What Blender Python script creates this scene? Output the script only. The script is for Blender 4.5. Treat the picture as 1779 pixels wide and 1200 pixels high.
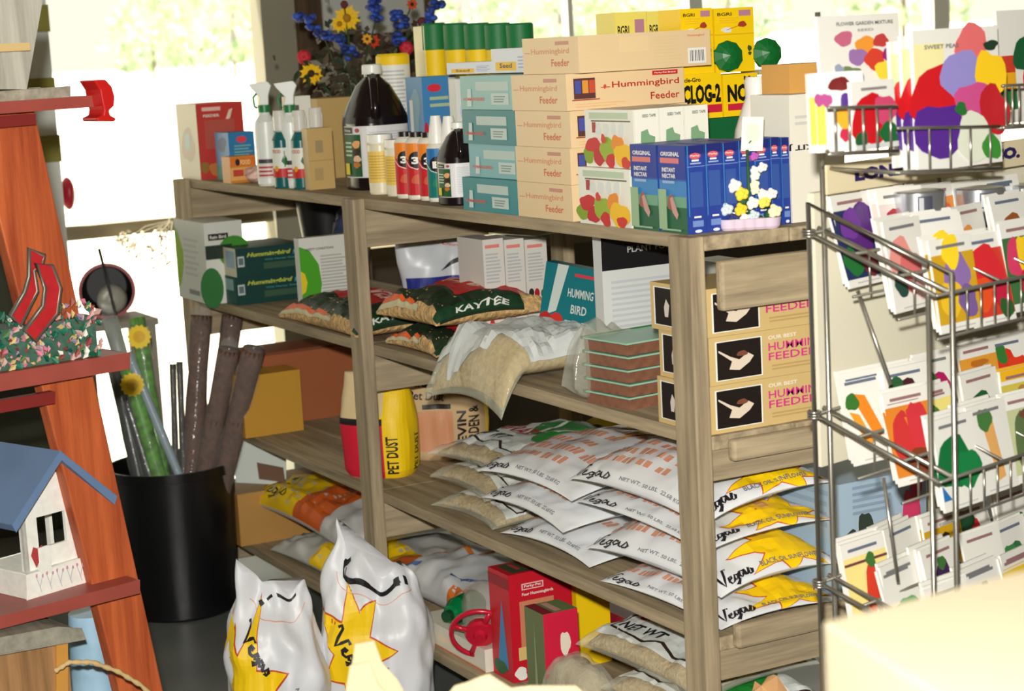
import bpy, bmesh, math, random
from mathutils import Vector, Matrix, noise
from mathutils.geometry import tessellate_polygon

for o in list(bpy.data.objects): bpy.data.objects.remove(o)
SC = bpy.context.scene
COL = SC.collection
V3 = Vector
PI = math.pi
rnd = random.Random(7)

# ------------------------------------------------------------------ camera
FPX = 3337.0
CAM = V3((2.635, -1.718, 1.476))
yaw, pitch, roll = 2.65574, 0.156694, -0.054783
FW = V3((math.cos(pitch)*math.cos(yaw), math.cos(pitch)*math.sin(yaw), -math.sin(pitch)))
r0 = FW.cross(V3((0, 0, 1))).normalized(); u0 = r0.cross(FW)
RT = r0*math.cos(roll)+u0*math.sin(roll); UP = -r0*math.sin(roll)+u0*math.cos(roll)
cd = bpy.data.cameras.new('camera'); cam = bpy.data.objects.new('camera', cd); COL.objects.link(cam)
cam.matrix_world = Matrix(((RT.x, UP.x, -FW.x, CAM.x), (RT.y, UP.y, -FW.y, CAM.y), (RT.z, UP.z, -FW.z, CAM.z), (0, 0, 0, 1)))
cd.sensor_width = 36; cd.lens = FPX/1779*36; cd.clip_start = .05; cd.clip_end = 900
cd.dof.use_dof = True; cd.dof.focus_distance = 3.6; cd.dof.aperture_fstop = 6.5
SC.camera = cam

# ------------------------------------------------------------------ world, sun, flash, exposure
SC.view_settings.view_transform = 'Standard'; SC.view_settings.look = 'None'
SC.view_settings.exposure = 0.0; SC.view_settings.gamma = 1.0
SC.view_settings.use_curve_mapping = False
W = bpy.data.worlds.new('sky'); SC.world = W; W.use_nodes = True
bgn = W.node_tree.nodes['Background']; bgn.inputs[0].default_value = (1.0, .985, .80, 1); bgn.inputs[1].default_value = 1.05
def lamp(name, kind, loc, energy, color=(1, 1, 1), direction=None, **kw):
    l = bpy.data.lights.new(name, kind); l.energy = energy; l.color = color
    for k, v in kw.items(): setattr(l, k, v)
    o = bpy.data.objects.new(name, l); o.location = loc; COL.objects.link(o)
    if direction is not None: o.rotation_euler = V3(direction).to_track_quat('-Z', 'Y').to_euler()
    return o
lamp('sun', 'SUN', (0, 0, 10), 18.0, (1, .96, .86), (.25, .2, -1.0), angle=.02)
lamp('camera_flash', 'AREA', CAM+V3((0, 0, .14))+RT*(-.03), 140, (1, .97, .90), FW+V3((0, 0, .03)), shape='DISK', size=.06)
lamp('added_fill_light', 'AREA', (1.0, -1.4, 2.6), 4, (1, .93, .8), (0, 0, -1), shape='RECTANGLE', size=1.2, size_y=.3)  # added faint interior fill, no lamp fixture hangs here

# ------------------------------------------------------------------ pixel helpers (1779x1200)
def ray(px, py): return FW+RT*((px-889.5)/FPX)-UP*((py-600)/FPX)
def on(px, py, z): d = ray(px, py); return CAM+d*((z-CAM.z)/d.z)
def ay(px, py, y): d = ray(px, py); return CAM+d*((y-CAM.y)/d.y)
def ax(px, py, x): d = ray(px, py); return CAM+d*((x-CAM.x)/d.x)
def pl(px, py, o, n): d = ray(px, py); return CAM+d*((V3(o)-CAM).dot(n)/d.dot(n))
def at(px, py, D): return CAM+ray(px, py)*D
def _solve(P, ax_, t, isx):
    k = (t-889.5)/FPX if isx else -(t-600)/FPX
    vec = (RT if isx else UP)-FW*k
    q = V3(P)-CAM; q[ax_] = -CAM[ax_]
    return -(q.dot(vec))/vec[ax_]
def X(px, y, z): return _solve((0, y, z), 0, px, True)
def Y(px, x, z): return _solve((x, 0, z), 1, px, True)
def Z(py, x, y): return _solve((x, y, 0), 2, py, False)

# ------------------------------------------------------------------ materials
def lin(c):
    return tuple(((v/255)/12.92 if v/255 <= .04045 else ((v/255+.055)/1.055)**2.4) for v in c)
MC = {}
def mat(c, rough=.55, metal=0, bump=0, scale=40, var=0, trans=0, alpha=1, spec=.5, emis=0):
    """c: sRGB 0-255 tuple"""
    key = (tuple(c), rough, metal, bump, scale, var, trans, alpha, spec, emis)
    if key in MC: return MC[key]
    m = bpy.data.materials.new('m%d' % len(MC)); m.use_nodes = True
    nt = m.node_tree; b = nt.nodes['Principled BSDF']
    col = lin(c)+(1,)
    b.inputs['Base Color'].default_value = col
    b.inputs['Roughness'].default_value = rough; b.inputs['Metallic'].default_value = metal
    b.inputs['Specular IOR Level'].default_value = spec
    if trans: b.inputs['Transmission Weight'].default_value = trans; b.inputs['IOR'].default_value = 1.12
    if alpha < 1: b.inputs['Alpha'].default_value = alpha
    if bump or var:
        tc = nt.nodes.new('ShaderNodeTexCoord')
        n = nt.nodes.new('ShaderNodeTexNoise'); n.inputs['Scale'].default_value = scale; n.inputs['Detail'].default_value = 4
        nt.links.new(tc.outputs['Object'], n.inputs['Vector'])
        if bump:
            bp = nt.nodes.new('ShaderNodeBump'); bp.inputs['Strength'].default_value = bump; bp.inputs['Distance'].default_value = .01
            nt.links.new(n.outputs['Fac'], bp.inputs['Height']); nt.links.new(bp.outputs[0], b.inputs['Normal'])
        if var:
            r = nt.nodes.new('ShaderNodeValToRGB'); nt.links.new(n.outputs['Fac'], r.inputs['Fac'])
            r.color_ramp.elements[0].position = .3; r.color_ramp.elements[1].position = .7
            r.color_ramp.elements[0].color = tuple(max(0, v*(1-var)) for v in col[:3])+(1,)
            r.color_ramp.elements[1].color = tuple(min(1, v*(1+var)) for v in col[:3])+(1,)
            nt.links.new(r.outputs[0], b.inputs['Base Color'])
    MC[key] = m; return m
def wood(c1, c2, axis=0, sc=1.0, rough=.75):
    key = ('wood', c1, c2, axis, sc)
    if key in MC: return MC[key]
    m = bpy.data.materials.new('wood%d' % len(MC)); m.use_nodes = True
    nt = m.node_tree; b = nt.nodes['Principled BSDF']; b.inputs['Roughness'].default_value = rough
    b.inputs['Specular IOR Level'].default_value = .25
    tc = nt.nodes.new('ShaderNodeTexCoord'); mp = nt.nodes.new('ShaderNodeMapping')
    s = [26*sc]*3; s[axis] = 1.6*sc; mp.inputs['Scale'].default_value = s
    n = nt.nodes.new('ShaderNodeTexNoise'); n.inputs['Scale'].default_value = 1.5; n.inputs['Detail'].default_value = 6; n.inputs['Roughness'].default_value = .65
    r = nt.nodes.new('ShaderNodeValToRGB')
    r.color_ramp.elements[0].position = .3; r.color_ramp.elements[1].position = .72
    r.color_ramp.elements[0].color = lin(c1)+(1,); r.color_ramp.elements[1].color = lin(c2)+(1,)
    bp = nt.nodes.new('ShaderNodeBump'); bp.inputs['Strength'].default_value = .25; bp.inputs['Distance'].default_value = .004
    for a, c in ((tc.outputs['Object'], mp.inputs['Vector']), (mp.outputs[0], n.inputs['Vector']), (n.outputs['Fac'], r.inputs['Fac']), (r.outputs[0], b.inputs['Base Color']), (n.outputs['Fac'], bp.inputs['Height']), (bp.outputs[0], b.inputs['Normal'])):
        nt.links.new(a, c)
    MC[key] = m; return m
def film(c=(235, 240, 235), a=.3, rough=.12):
    return mat(c, rough=rough, alpha=a, bump=.5, scale=22, spec=1.0)
GREY1, GREY2 = (126, 112, 90), (192, 174, 142)
def gw(axis): return wood(GREY1, GREY2, axis)
WHITE = (236, 234, 226); CREAM = (240, 214, 160); BLACK = (18, 16, 18); RED = (190, 30, 36); YEL = (250, 208, 10)
GREEN = (20, 110, 50); BLUE = (36, 58, 140); TEAL = (0, 122, 128); PINK = (205, 50, 130); GREYT = (150, 152, 156)

# ------------------------------------------------------------------ text
TXT = {}
def text_geo(s, bold=0, shear=0):
    key = (s, bold, shear)
    if key in TXT: return TXT[key]
    c = bpy.data.curves.new('t', 'FONT'); c.body = s; c.size = 1; c.offset = bold; c.shear = shear; c.resolution_u = 2
    o = bpy.data.objects.new('t', c); COL.objects.link(o)
    bpy.context.view_layer.update()
    ev = o.evaluated_get(bpy.context.evaluated_depsgraph_get()); me = ev.to_mesh()
    vs = [(v.co.x, v.co.y) for v in me.vertices]; fs = [tuple(p.vertices) for p in me.polygons]
    ev.to_mesh_clear(); bpy.data.objects.remove(o); bpy.data.curves.remove(c)
    if not vs: vs = [(0, 0)]
    x0 = min(v[0] for v in vs); x1 = max(v[0] for v in vs); y0 = min(v[1] for v in vs); y1 = max(v[1] for v in vs)
    TXT[key] = (vs, fs, x0, x1, y0, y1); return TXT[key]
def blob(cx, cy, rx, ry, seed=0, amp=.18, n=18, rot=0):
    R = random.Random(seed); ph = [R.uniform(0, 6.28) for _ in range(4)]; pts = []
    for i in range(n):
        a = 2*PI*i/n; k = 1+amp*(math.sin(2*a+ph[0])*.5+math.sin(3*a+ph[1])*.5+math.sin(5*a+ph[2])*.35)
        x = rx*k*math.cos(a); y = ry*k*math.sin(a)
        pts.append((cx+x*math.cos(rot)-y*math.sin(rot), cy+x*math.sin(rot)+y*math.cos(rot)))
    return pts
def star(cx, cy, r1, r2, n, rot=0, sx=1, seed=None):
    R = random.Random(seed); pts = []
    for i in range(2*n):
        a = PI*i/n+rot; r = (r1 if i % 2 == 0 else r2)*(1 if seed is None else R.uniform(.85, 1.15))
        pts.append((cx+r*math.cos(a)*sx, cy+r*math.sin(a)))
    return pts
def clip(poly, axis, val, keep_less):
    out = []; n = len(poly)
    for i in range(n):
        a = poly[i]; b = poly[(i+1) % n]
        ia = (a[axis] <= val) == keep_less or a[axis] == val; ib = (b[axis] <= val) == keep_less or b[axis] == val
        if ia: out.append(a)
        if ia != ib and abs(b[axis]-a[axis]) > 1e-12:
            t = (val-a[axis])/(b[axis]-a[axis]); out.append((a[0]+(b[0]-a[0])*t, a[1]+(b[1]-a[1])*t))
    return out
def gridcut(polys, step):
    for axis in (0, 1):
        new = []
        for p in polys:
            lo = min(q[axis] for q in p); hi = max(q[axis] for q in p)
            k = math.floor(lo/step)+1; cur = p
            while k*step < hi-1e-9 and len(cur) >= 3:
                a = clip(cur, axis, k*step, True)
                if len(a) >= 3: new.append(a)
                cur = clip(cur, axis, k*step, False); k += 1
            if len(cur) >= 3: new.append(cur)
        polys = new
    return polys

# ------------------------------------------------------------------ mesh builder
class MB:
    def __init__(s): s.v = []; s.f = []; s.mi = []; s.sm = []; s.m = []
    def mid(s, m):
        if m not in s.m: s.m.append(m)
        return s.m.index(m)
    def add(s, vs, fs, m, smooth=False):
        b = len(s.v); s.v += [V3(v) for v in vs]; k = s.mid(m)
        for f in fs: s.f.append(tuple(b+i for i in f)); s.mi.append(k); s.sm.append(smooth)
    def box(s, x0, y0, z0, x1, y1, z1, m, M=None):
        vs = [V3(p) for p in ((x0, y0, z0), (x1, y0, z0), (x1, y1, z0), (x0, y1, z0), (x0, y0, z1), (x1, y0, z1), (x1, y1, z1), (x0, y1, z1))]
        if M: vs = [M@v for v in vs]
        s.add(vs, [(0, 3, 2, 1), (4, 5, 6, 7), (0, 1, 5, 4), (1, 2, 6, 5), (2, 3, 7, 6), (3, 0, 4, 7)], m); return s
    def prism(s, poly, h, m):      # poly: 3D points in a plane, h: extrusion vector
        n = len(poly); P = [V3(p) for p in poly]; h = V3(h)
        tri = tessellate_polygon([P])
        nn = sum(((P[t[1]]-P[t[0]]).cross(P[t[2]]-P[t[0]]) for t in tri), V3()); fl = nn.dot(h) > 0
        s.add(P+[p+h for p in P], [(t if not fl else t[::-1]) for t in [tuple(t) for t in tri]]+[tuple(i+n for i in (t if fl else t[::-1])) for t in [tuple(t) for t in tri]]
              + [(i, (i+1) % n, (i+1) % n+n, i+n) for i in range(n)], m); return s
    def tube(s, pts, r, m, n=8, closed=False, cap=True):
        pts = [V3(p) for p in pts]; N = len(pts); rings = []
        rr = r if isinstance(r, (list, tuple)) else [r]*N
        prev = None
        for i, p in enumerate(pts):
            a = pts[(i-1) % N] if (closed or i > 0) else p; b = pts[(i+1) % N] if (closed or i < N-1) else p
            t = (b-a).normalized()
            if prev is None:
                up = V3((0, 0, 1)) if abs(t.z) < .9 else V3((1, 0, 0)); u = t.cross(up).normalized()
            else: u = (prev-t*prev.dot(t)).normalized()
            prev = u; w = t.cross(u)
            rings.append([p+(u*math.cos(2*PI*k/n)+w*math.sin(2*PI*k/n))*rr[i] for k in range(n)])
        vs = [v for q in rings for v in q]; fs = []
        for i in range(N if closed else N-1):
            j = (i+1) % N
            for k in range(n): fs.append((i*n+k, i*n+(k+1) % n, j*n+(k+1) % n, j*n+k))
        if cap and not closed: fs += [tuple(range(n-1, -1, -1)), tuple((N-1)*n+k for k in range(n))]
        s.add(vs, fs, m, True); return s
    def lathe(s, prof, m, n=24, c=(0, 0, 0), sq=1.0, sy=1.0, M=None):   # prof: (r,z[,material])
        vs = []; c = V3(c)
        for p in prof:
            for k in range(n):
                a = 2*PI*k/n; ca, sa = math.cos(a), math.sin(a)
                q = 1.0 if sq == 1 else (abs(ca)**(2/sq)+abs(sa)**(2/sq))**(-sq/2)*1.0
                if sq != 1: q = 1/((abs(ca)**(sq*2)+abs(sa)**(sq*2))**(1/(sq*2)))
                v = V3((p[0]*ca*q, p[0]*sa*q*sy, p[1])); v = (M@v if M else v)
                vs.append(c+v)
        for i in range(len(prof)-1):
            mm = prof[i][2] if len(prof[i]) > 2 else m
            b = i*n
            s.add([vs[b+k] for k in range(2*n)], [(k, (k+1) % n, n+(k+1) % n, n+k) for k in range(n)], mm, True)
        s.add(vs[:n], [tuple(range(n-1, -1, -1))], prof[0][2] if len(prof[0]) > 2 else m)
        s.add(vs[-n:], [tuple(range(n))], m); return s
    def ball(s, c, r, m, nu=14, nv=9, sc=(1, 1, 1)):
        prof = []; c = V3(c); vs = []
        for j in range(nv+1):
            t = PI*j/nv
            for k in range(nu): a = 2*PI*k/nu; vs.append(c+V3((r*math.sin(t)*math.cos(a)*sc[0], r*math.sin(t)*math.sin(a)*sc[1], -r*math.cos(t)*sc[2])))
        s.add(vs, [(j*nu+k, j*nu+(k+1) % nu, (j+1)*nu+(k+1) % nu, (j+1)*nu+k) for j in range(nv) for k in range(nu)], m, True); return s
    # art on a mapped surface. fn(u,v)->(P,N), u,v in 0..1, W,H the surface size in metres
    def art(s, fn, W, H, els, step=None, eps=.0004, base=0):
        lay = 0
        for e in els:
            t = e[0]; polys = []
            if t in 'rpeb': lay += 1
            k = lay if t in 'rpeb' else lay+.6
            if t == 'r': x0, y0, x1, y1 = e[1:5]; polys = [[(x0, y0), (x1, y0), (x1, y1), (x0, y1)]]; c = e[5]
            elif t == 'e':
                cx, cy, rx, ry = e[1:5]; c = e[5]; polys = [[(cx+rx*math.cos(2*PI*i/20), cy+ry*math.sin(2*PI*i/20)) for i in range(20)]]
            elif t == 'b':
                cx, cy, rx, ry, sd = e[1:6]; c = e[6]; p = blob(cx, cy, rx, ry, sd, e[7] if len(e) > 7 else .18); polys = [[(cx, cy), p[i], p[(i+1) % len(p)]] for i in range(len(p))]
            elif t == 'p':
                pts = e[1]; c = e[2]
                tr = tessellate_polygon([[V3((x, y, 0)) for x, y in pts]])
                polys = [[pts[i] for i in q] for q in tr]
            elif t == 'w': polys = e[1]; c = e[2]
            elif t == 'l':        # fake lines of small print
                x0, y0, x1, y1, n = e[1:6]; c = e[6]; R = random.Random(len(s.v)); h = (y1-y0)/n; polys = []
                for i in range(n):
                    xe = x1-(x1-x0)*R.uniform(0, .25)
                    polys.append([(x0, y0+i*h+h*.25), (xe, y0+i*h+h*.25), (xe, y0+i*h+h*.72), (x0, y0+i*h+h*.72)])
            elif t == 't':        # text: str, x, y, w, h, colour, bold, shear, rot
                st, x, y, w, h, c = e[1:7]; bold = e[7] if len(e) > 7 else .02; sh = e[8] if len(e) > 8 else 0; rot = e[9] if len(e) > 9 else 0
                vs, fs, a0, a1, b0, b1 = text_geo(st, bold, sh)
                if w is None: w = h*(a1-a0)/max(1e-6, (b1-b0))*H/W
                ww, hh = w*W, h*H
                def tf(q):
                    a = (q[0]-a0)/max(1e-6, a1-a0)*ww; b = (q[1]-b0)/max(1e-6, b1-b0)*hh
                    return (x+(a*math.cos(rot)-b*math.sin(rot))/W, y+(a*math.sin(rot)+b*math.cos(rot))/H)
                vv = [tf(q) for q in vs]; polys = [[vv[i] for i in f] for f in fs]
            elif t == 's':        # stroke: pts, width(m), colour
                pts, w, c = e[1:4]; pts = [(p[0]*W, p[1]*H) for p in pts]; polys = []
                L = []
                for i, p in enumerate(pts):
                    a = pts[max(0, i-1)]; b = pts[min(len(pts)-1, i+1)]; d = math.hypot(b[0]-a[0], b[1]-a[1]) or 1
                    n_ = (-(b[1]-a[1])/d*w/2, (b[0]-a[0])/d*w/2); L.append(((p[0]+n_[0])/W, (p[1]+n_[1])/H)); L.append(((p[0]-n_[0])/W, (p[1]-n_[1])/H))
                for i in range(len(pts)-1): polys.append([L[2*i+1], L[2*i+3], L[2*i+2], L[2*i]])
            if step: polys = gridcut(polys, step)
            m = c if not isinstance(c, tuple) else mat(c, .5)
            for p in polys:
                vs = []
                for (a, b) in p:
                    P, N = fn(a, b); vs.append(P+N*eps*(k+base))
                if len(vs) >= 3:
                    # orient
                    nn = (vs[1]-vs[0]).cross(vs[2]-vs[0]); P, N = fn(*p[0])
                    s.add(vs, [tuple(range(len(vs)))] if nn.dot(N) >= 0 else [tuple(range(len(vs)-1, -1, -1))], m, bool(step))
        return s
    def build(s, name, parent=None, loc=(0, 0, 0), rot=(0, 0, 0), bevel=0, merge=False):
        me = bpy.data.meshes.new(name); me.from_pydata([tuple(v) for v in s.v], [], s.f)
        for m in s.m: me.materials.append(m)
        me.polygons.foreach_set('material_index', s.mi); me.polygons.foreach_set('use_smooth', s.sm); me.update()
        if merge:
            bm = bmesh.new(); bm.from_mesh(me); bmesh.ops.remove_doubles(bm, verts=bm.verts, dist=1e-5); bm.to_mesh(me); bm.free()
        o = bpy.data.objects.new(name, me); COL.objects.link(o); o.location = loc; o.rotation_euler = rot
        if parent is not None: o.parent = parent
        if bevel:
            b = o.modifiers.new('bevel', 'BEVEL'); b.width = bevel; b.segments = 2; b.limit_method = 'ANGLE'
        return o
def frame(o, u, v):
    o = V3(o); u = V3(u); v = V3(v); n = u.cross(v).normalized()
    return (lambda a, b: (o+u*a+v*b, n)), u.length, v.length
def cyl(c, r, z0, z1, a0, a1, rz=None):     # cylinder patch, u from a0 to a1 (radians, ccw seen from above)
    c = V3(c)
    def fn(a, b):
        t = a0+(a1-a0)*a; z = z0+(z1-z0)*b; n = V3((math.cos(t), math.sin(t), 0)); R = r if rz is None else rz(z)
        return c+n*R+V3((0, 0, z)), n
    return fn, abs(a1-a0)*r, z1-z0
VA = math.atan2(CAM.y, CAM.x-(-.6))        # azimuth toward the camera from mid shelf
def tag(o, label, cat, group=None, kind=None):
    o['label'] = label; o['category'] = cat
    if group: o['group'] = group
    if kind: o['kind'] = kind
    return o
def struct(o, label=None, cat=None):
    o['kind'] = 'structure'
    if label: o['label'] = label
    if cat: o['category'] = cat
    return o
def root(name, loc, rz=0):
    o = bpy.data.objects.new(name, None); COL.objects.link(o); o.location = loc; o.rotation_euler = (0, 0, rz); o.empty_display_size = .05; return o

# a printed carton: x0..x1, y0..y1 world footprint, z0 base, h height; arts: dict face -> elements
def carton(name, label, cat, x0, x1, y0, y1, z0, h, c, arts={}, group=None, rz=0, faces={}, rough=.45):
    w, d = x1-x0, y1-y0; b = MB(); m = c if not isinstance(c, tuple) else mat(c, rough)
    w2, d2 = w/2, d/2
    fr = {'front': ((-w2, -d2, 0), (w, 0, 0), (0, 0, h)), 'end': ((w2, -d2, 0), (0, d, 0), (0, 0, h)),
          'top': ((-w2, -d2, h), (w, 0, 0), (0, d, 0)), 'left': ((-w2, d2, 0), (0, -d, 0), (0, 0, h))}
    b.box(-w2, -d2, 0, w2, d2, h, m)
    for k, els in arts.items():
        f, W_, H_ = frame(*fr[k]); b.art(f, W_, H_, els)
    o = b.build(name, None, ((x0+x1)/2, (y0+y1)/2, z0), (0, 0, rz)); tag(o, label, cat, group); return o
def cpx(name, label, cat, y0, z0, pl_, pr_, pe, pt, c, arts={}, group=None, rz=0):
    "carton from pixels: front-left px, front-right px, end px, top py"
    x0 = X(pl_, y0, z0); x1 = X(pr_, y0, z0); y1 = Y(pe, x1, z0); h = Z(pt, x1, y0)-z0
    return carton(name, label, cat, x0, x1, y0, y1, z0, h, c, arts, group, rz)
# ================================================================== setting
T, Z2, Z3, Z4 = 1.15, .821, .480, .165
BT = .024
def slab(name, x0, y0, z0, x1, y1, z1, m, lab, cat):
    o = MB().box(x0, y0, z0, x1, y1, z1, m).build(name); return struct(o)
slab('floor', -3.55, -4.6, -.08, 4.2, 4.9, 0, mat((104, 108, 106), .3, var=.18, scale=3, bump=.05), '', '')
slab('ceiling', -3.7, -4.6, 2.75, 4.2, 4.9, 2.85, mat((96, 86, 70), .9), '', '')
slab('wall_right', 4.1, -4.6, 0, 4.2, 4.9, 2.75, mat((90, 84, 74), .9), '', '')
slab('wall_front', -3.55, -4.7, 0, 4.2, -4.6, 2.75, mat((96, 90, 80), .9), '', '')
slab('wall_back', -3.55, 4.8, 0, 4.2, 4.9, 2.75, mat((150, 145, 125), .9), '', '')
# the open side of the shed: posts, rail, low boarded wall
slab('wall_left', -3.46, .74, 0, -3.4, 3.9, .74, mat((78, 66, 52), .9, var=.2, scale=6), '', '')
slab('trim_1', -3.47, -.108, .925, -3.42, .61, .968, wood((120, 112, 88), (160, 150, 120), 1), '', '')
slab('trim_2', -3.49, .60, 0, -3.39, .735, 2.75, mat((150, 146, 128), .8, var=.08, scale=2), '', '')
slab('trim_3', -3.5, -.20, 0, -3.4, -.105, 2.75, mat((222, 228, 222), .7), '', '')
slab('trim_4', -3.47, -.105, 2.1, -3.42, .6, 2.2, mat((120, 105, 80), .8), '', '')
slab('trim_5', -3.47, .735, .74, -3.40, 4.7, .80, wood((90, 80, 60), (130, 118, 92), 1), '', '')
slab('trim_6', -3.47, 3.45, .8, -3.4, 3.53, 2.75, mat((232, 232, 220), .7), '', '')
slab('trim_7', -3.47, 1.78, .8, -3.42, 1.80, 2.75, mat((225, 228, 215), .7), '', '')
slab('trim_8', -3.47, 2.30, .8, -3.42, 2.36, 2.75, mat((225, 228, 215), .7), '', '')
slab('wall_left', -3.5, -4.6, 0, -3.42, -.2, 1.0, mat((58, 60, 48), .9, var=.3, scale=3), '', '')
# olive bands painted across the white post
for k, (a, b) in enumerate(((8, 55), (135, 178), (235, 282))):
    z1 = ax(85, a, -3.4).z; z0 = ax(85, b, -3.4).z
    slab('trim_%d' % (9+k), -3.505, -.206, z0, -3.395, -.10, z1, mat((140, 135, 60), .8), '', '')
# dark trellis panel behind the flowers
pn = MB().box(-3.38, .715, 1.0, -3.35, 1.215, 2.6, wood((62, 48, 36), (96, 76, 56), 2)).build('panel_board')
tag(pn, 'dark brown board standing behind the silk flowers', 'board')
w0 = ax(563, 62, -3.34); w1 = ax(735, 0, -3.34)
sg = MB().box(-3.345, w0.y, w0.z, -3.335, w1.y, w0.z+.42, mat((186, 190, 186), .6)).build('sign_panel')
tag(sg, 'plain pale grey panel hung on the dark board above the silk flowers', 'panel')
# ground and trees outside
g = MB().box(-420, -200, -.2, -3.55, 420, -.12, mat((226, 220, 196), .95, var=.05, scale=.3)).build('ground'); struct(g)
g['label'] = 'sunlit pale concrete yard outside the shed'
def tree(x, y, h, r, seed, label):
    R = random.Random(seed); t = root('tree', (x, y, -.12)); tag(t, label, 'tree', 'trees across the yard')
    MB().tube([(0, 0, 0), (.1, 0, h*.3), (0, .1, h*.6)], [.16, .12, .06], mat((110, 95, 75), .9)).build('trunk', t)
    b = MB(); m1 = mat((162, 182, 150), .9); m2 = mat((206, 216, 190), .9)  # leaf greens bleached, the outdoor overexposure is put into the colours
    for i in range(480):
        a = R.uniform(0, 6.28); q = R.uniform(.2, 1)**.5*r; zz = h*.12+R.uniform(0, 1)*h*.86
        k = 1-abs(zz/h-.5)*1.1; c = V3((q*k*math.cos(a), q*k*math.sin(a), zz)); s_ = R.uniform(.10, .22)*r*.55
        u = V3((R.uniform(-1, 1), R.uniform(-1, 1), R.uniform(-1, 1))).normalized(); v = u.cross(V3((R.uniform(-1, 1), .3, .5))).normalized()
        b.add([c-u*s_, c+v*s_*.6, c+u*s_, c-v*s_*.6], [(0, 1, 2, 3)], m1 if i % 2 else m2)
    b.build('foliage', t)
TL = ['small round tree across the yard, seen above the handrail', 'tree across the yard just left of the grey post', 'tree across the yard behind the green topped cans',
      'tall tree across the yard behind the cream cartons', 'tree across the yard left of the yellow boxes', 'tree across the yard behind the yellow boxes', 'tree across the yard behind the large seed packets']
for i, (px, D, h, r_) in enumerate([(265, 74, 3.6, 2.4), (405, 66, 4.4, 2.6), (800, 62, 4.0, 2.4), (975, 58, 5.4, 2.7), (1100, 74, 4.8, 2.6), (1265, 60, 4.0, 2.5), (1570, 52, 6.0, 3.0)]):
    p = at(px, 80, D*2.2); tree(p.x, p.y, h*1.9, r_*2.1, i, TL[i])

# ================================================================== shelving unit
S = root('wooden_shelving', (0, 0, 0)); tag(S, 'long weathered grey wooden shelving unit with four shelves full of garden goods', 'shelving')
LX, BX = 2.528, 1.3435
PW, PD = .064, .03
for k, x in enumerate((-LX, -BX, 0)):
    MB().box(x, -.03, 0, x+PW, .0, T, gw(2)).build('post', S, bevel=.003)
    MB().box(x, .50, 0, x+PW, .53, T, gw(2)).build('post', S, bevel=.003)
for z in (T, Z2, Z3, Z4):
    for (xa, xb) in ((-LX, -BX+.03), (-BX+.032, PW)):
        MB().box(xa, 0, z-BT, xb, .167, z, gw(0)).build('shelf_board', S, bevel=.002)
        MB().box(xa, .17, z-BT, xb, .333, z-.001, gw(0)).build('shelf_board', S, bevel=.002)
        MB().box(xa, .336, z-BT, xb, .5, z, gw(0)).build('shelf_board', S, bevel=.002)
dk = wood((92, 66, 46), (140, 112, 84), 1)
for x in (-LX+.02, -BX+.02):
    for z in (T, Z2, Z3, Z4):
        MB().box(x, .0, z-BT-.088, x+.02, .5, z-BT, gw(1)).build('side_rail', S, bevel=.002)
# planks nailed on the right end
def endplank(p0, p1, yend, name='end_plank'):
    x = PW; za = ax(*p0, x).z; zb = ax(*p1, x).z; y0 = ax(*p0, x).y
    MB().box(x, y0, zb, x+.02, yend, za, gw(1)).build(name, S, bevel=.006)
endplank((1240, 452), (1242, 540), .42)
endplank((1262, 762), (1264, 800), .5)
endplank((1270, 1082), (1272, 1124), .5)
for z in (Z2, Z3, Z4): MB().box(PW-.02, .0, z-BT-.05, PW, .5, z-BT, gw(1)).build('side_rail', S)
MB().box(-LX-.02, -.02, T-.09, -LX, .52, T-.002, gw(1)).build('side_rail', S)

# ================================================================== top shelf, left to right
E = .001
cpx('carton', 'red carton with daylight painted pale over one side, leftmost on the top shelf', 'box', .004, T, 315, 350, 430, 181, (196, 52, 44),
    {'front': [('r', 0, 0, 1, 1, (232, 222, 200)), ('b', .5, .45, .3, .25, 3, (214, 196, 180)), ('r', .35, .4, .6, .6, (196, 214, 214))],  # daylight on this red side put into the colour as pale cream
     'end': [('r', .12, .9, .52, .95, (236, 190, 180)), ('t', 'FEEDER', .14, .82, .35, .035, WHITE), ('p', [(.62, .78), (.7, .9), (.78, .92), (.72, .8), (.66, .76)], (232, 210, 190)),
             ('r', .15, .4, .8, .78, (186, 80, 66)), ('b', .1, .16, .09, .08, 4, (150, 110, 40)), ('b', .35, .13, .15, .1, 8, (196, 120, 50)), ('b', .7, .1, .12, .07, 9, (120, 90, 40))]})
cpx('carton', 'small blue carton with a red oval mark, before the red carton at the left end', 'box', .035, T, 379, 402, 447, 231, (36, 120, 176),
    {'front': [('b', .5, .75, .3, .15, 2, (60, 90, 130)), ('r', 0, 0, 1, .3, (40, 130, 120))],
     'end': [('e', .5, .85, .2, .07, (220, 60, 80)), ('l', .2, .5, .9, .75, 4, (120, 176, 170)), ('e', .8, .38, .12, .16, (196, 40, 60)), ('r', .3, .1, .7, .3, (40, 110, 150))]})
cpx('tin', 'small orange and yellow packet in front of the small blue carton', 'box', .001, T, 388, 402, 446, 273, (206, 130, 40),
    {'end': [('r', 0, .62, 1, .95, (216, 110, 30)), ('e', .3, .78, .09, .13, BLACK), ('r', .0, .1, 1, .58, (222, 170, 90)), ('t', 'FOOD', .4, .68, .4, .18, (240, 220, 150)), ('r', .1, .25, .5, .5, (190, 60, 40))]})
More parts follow.
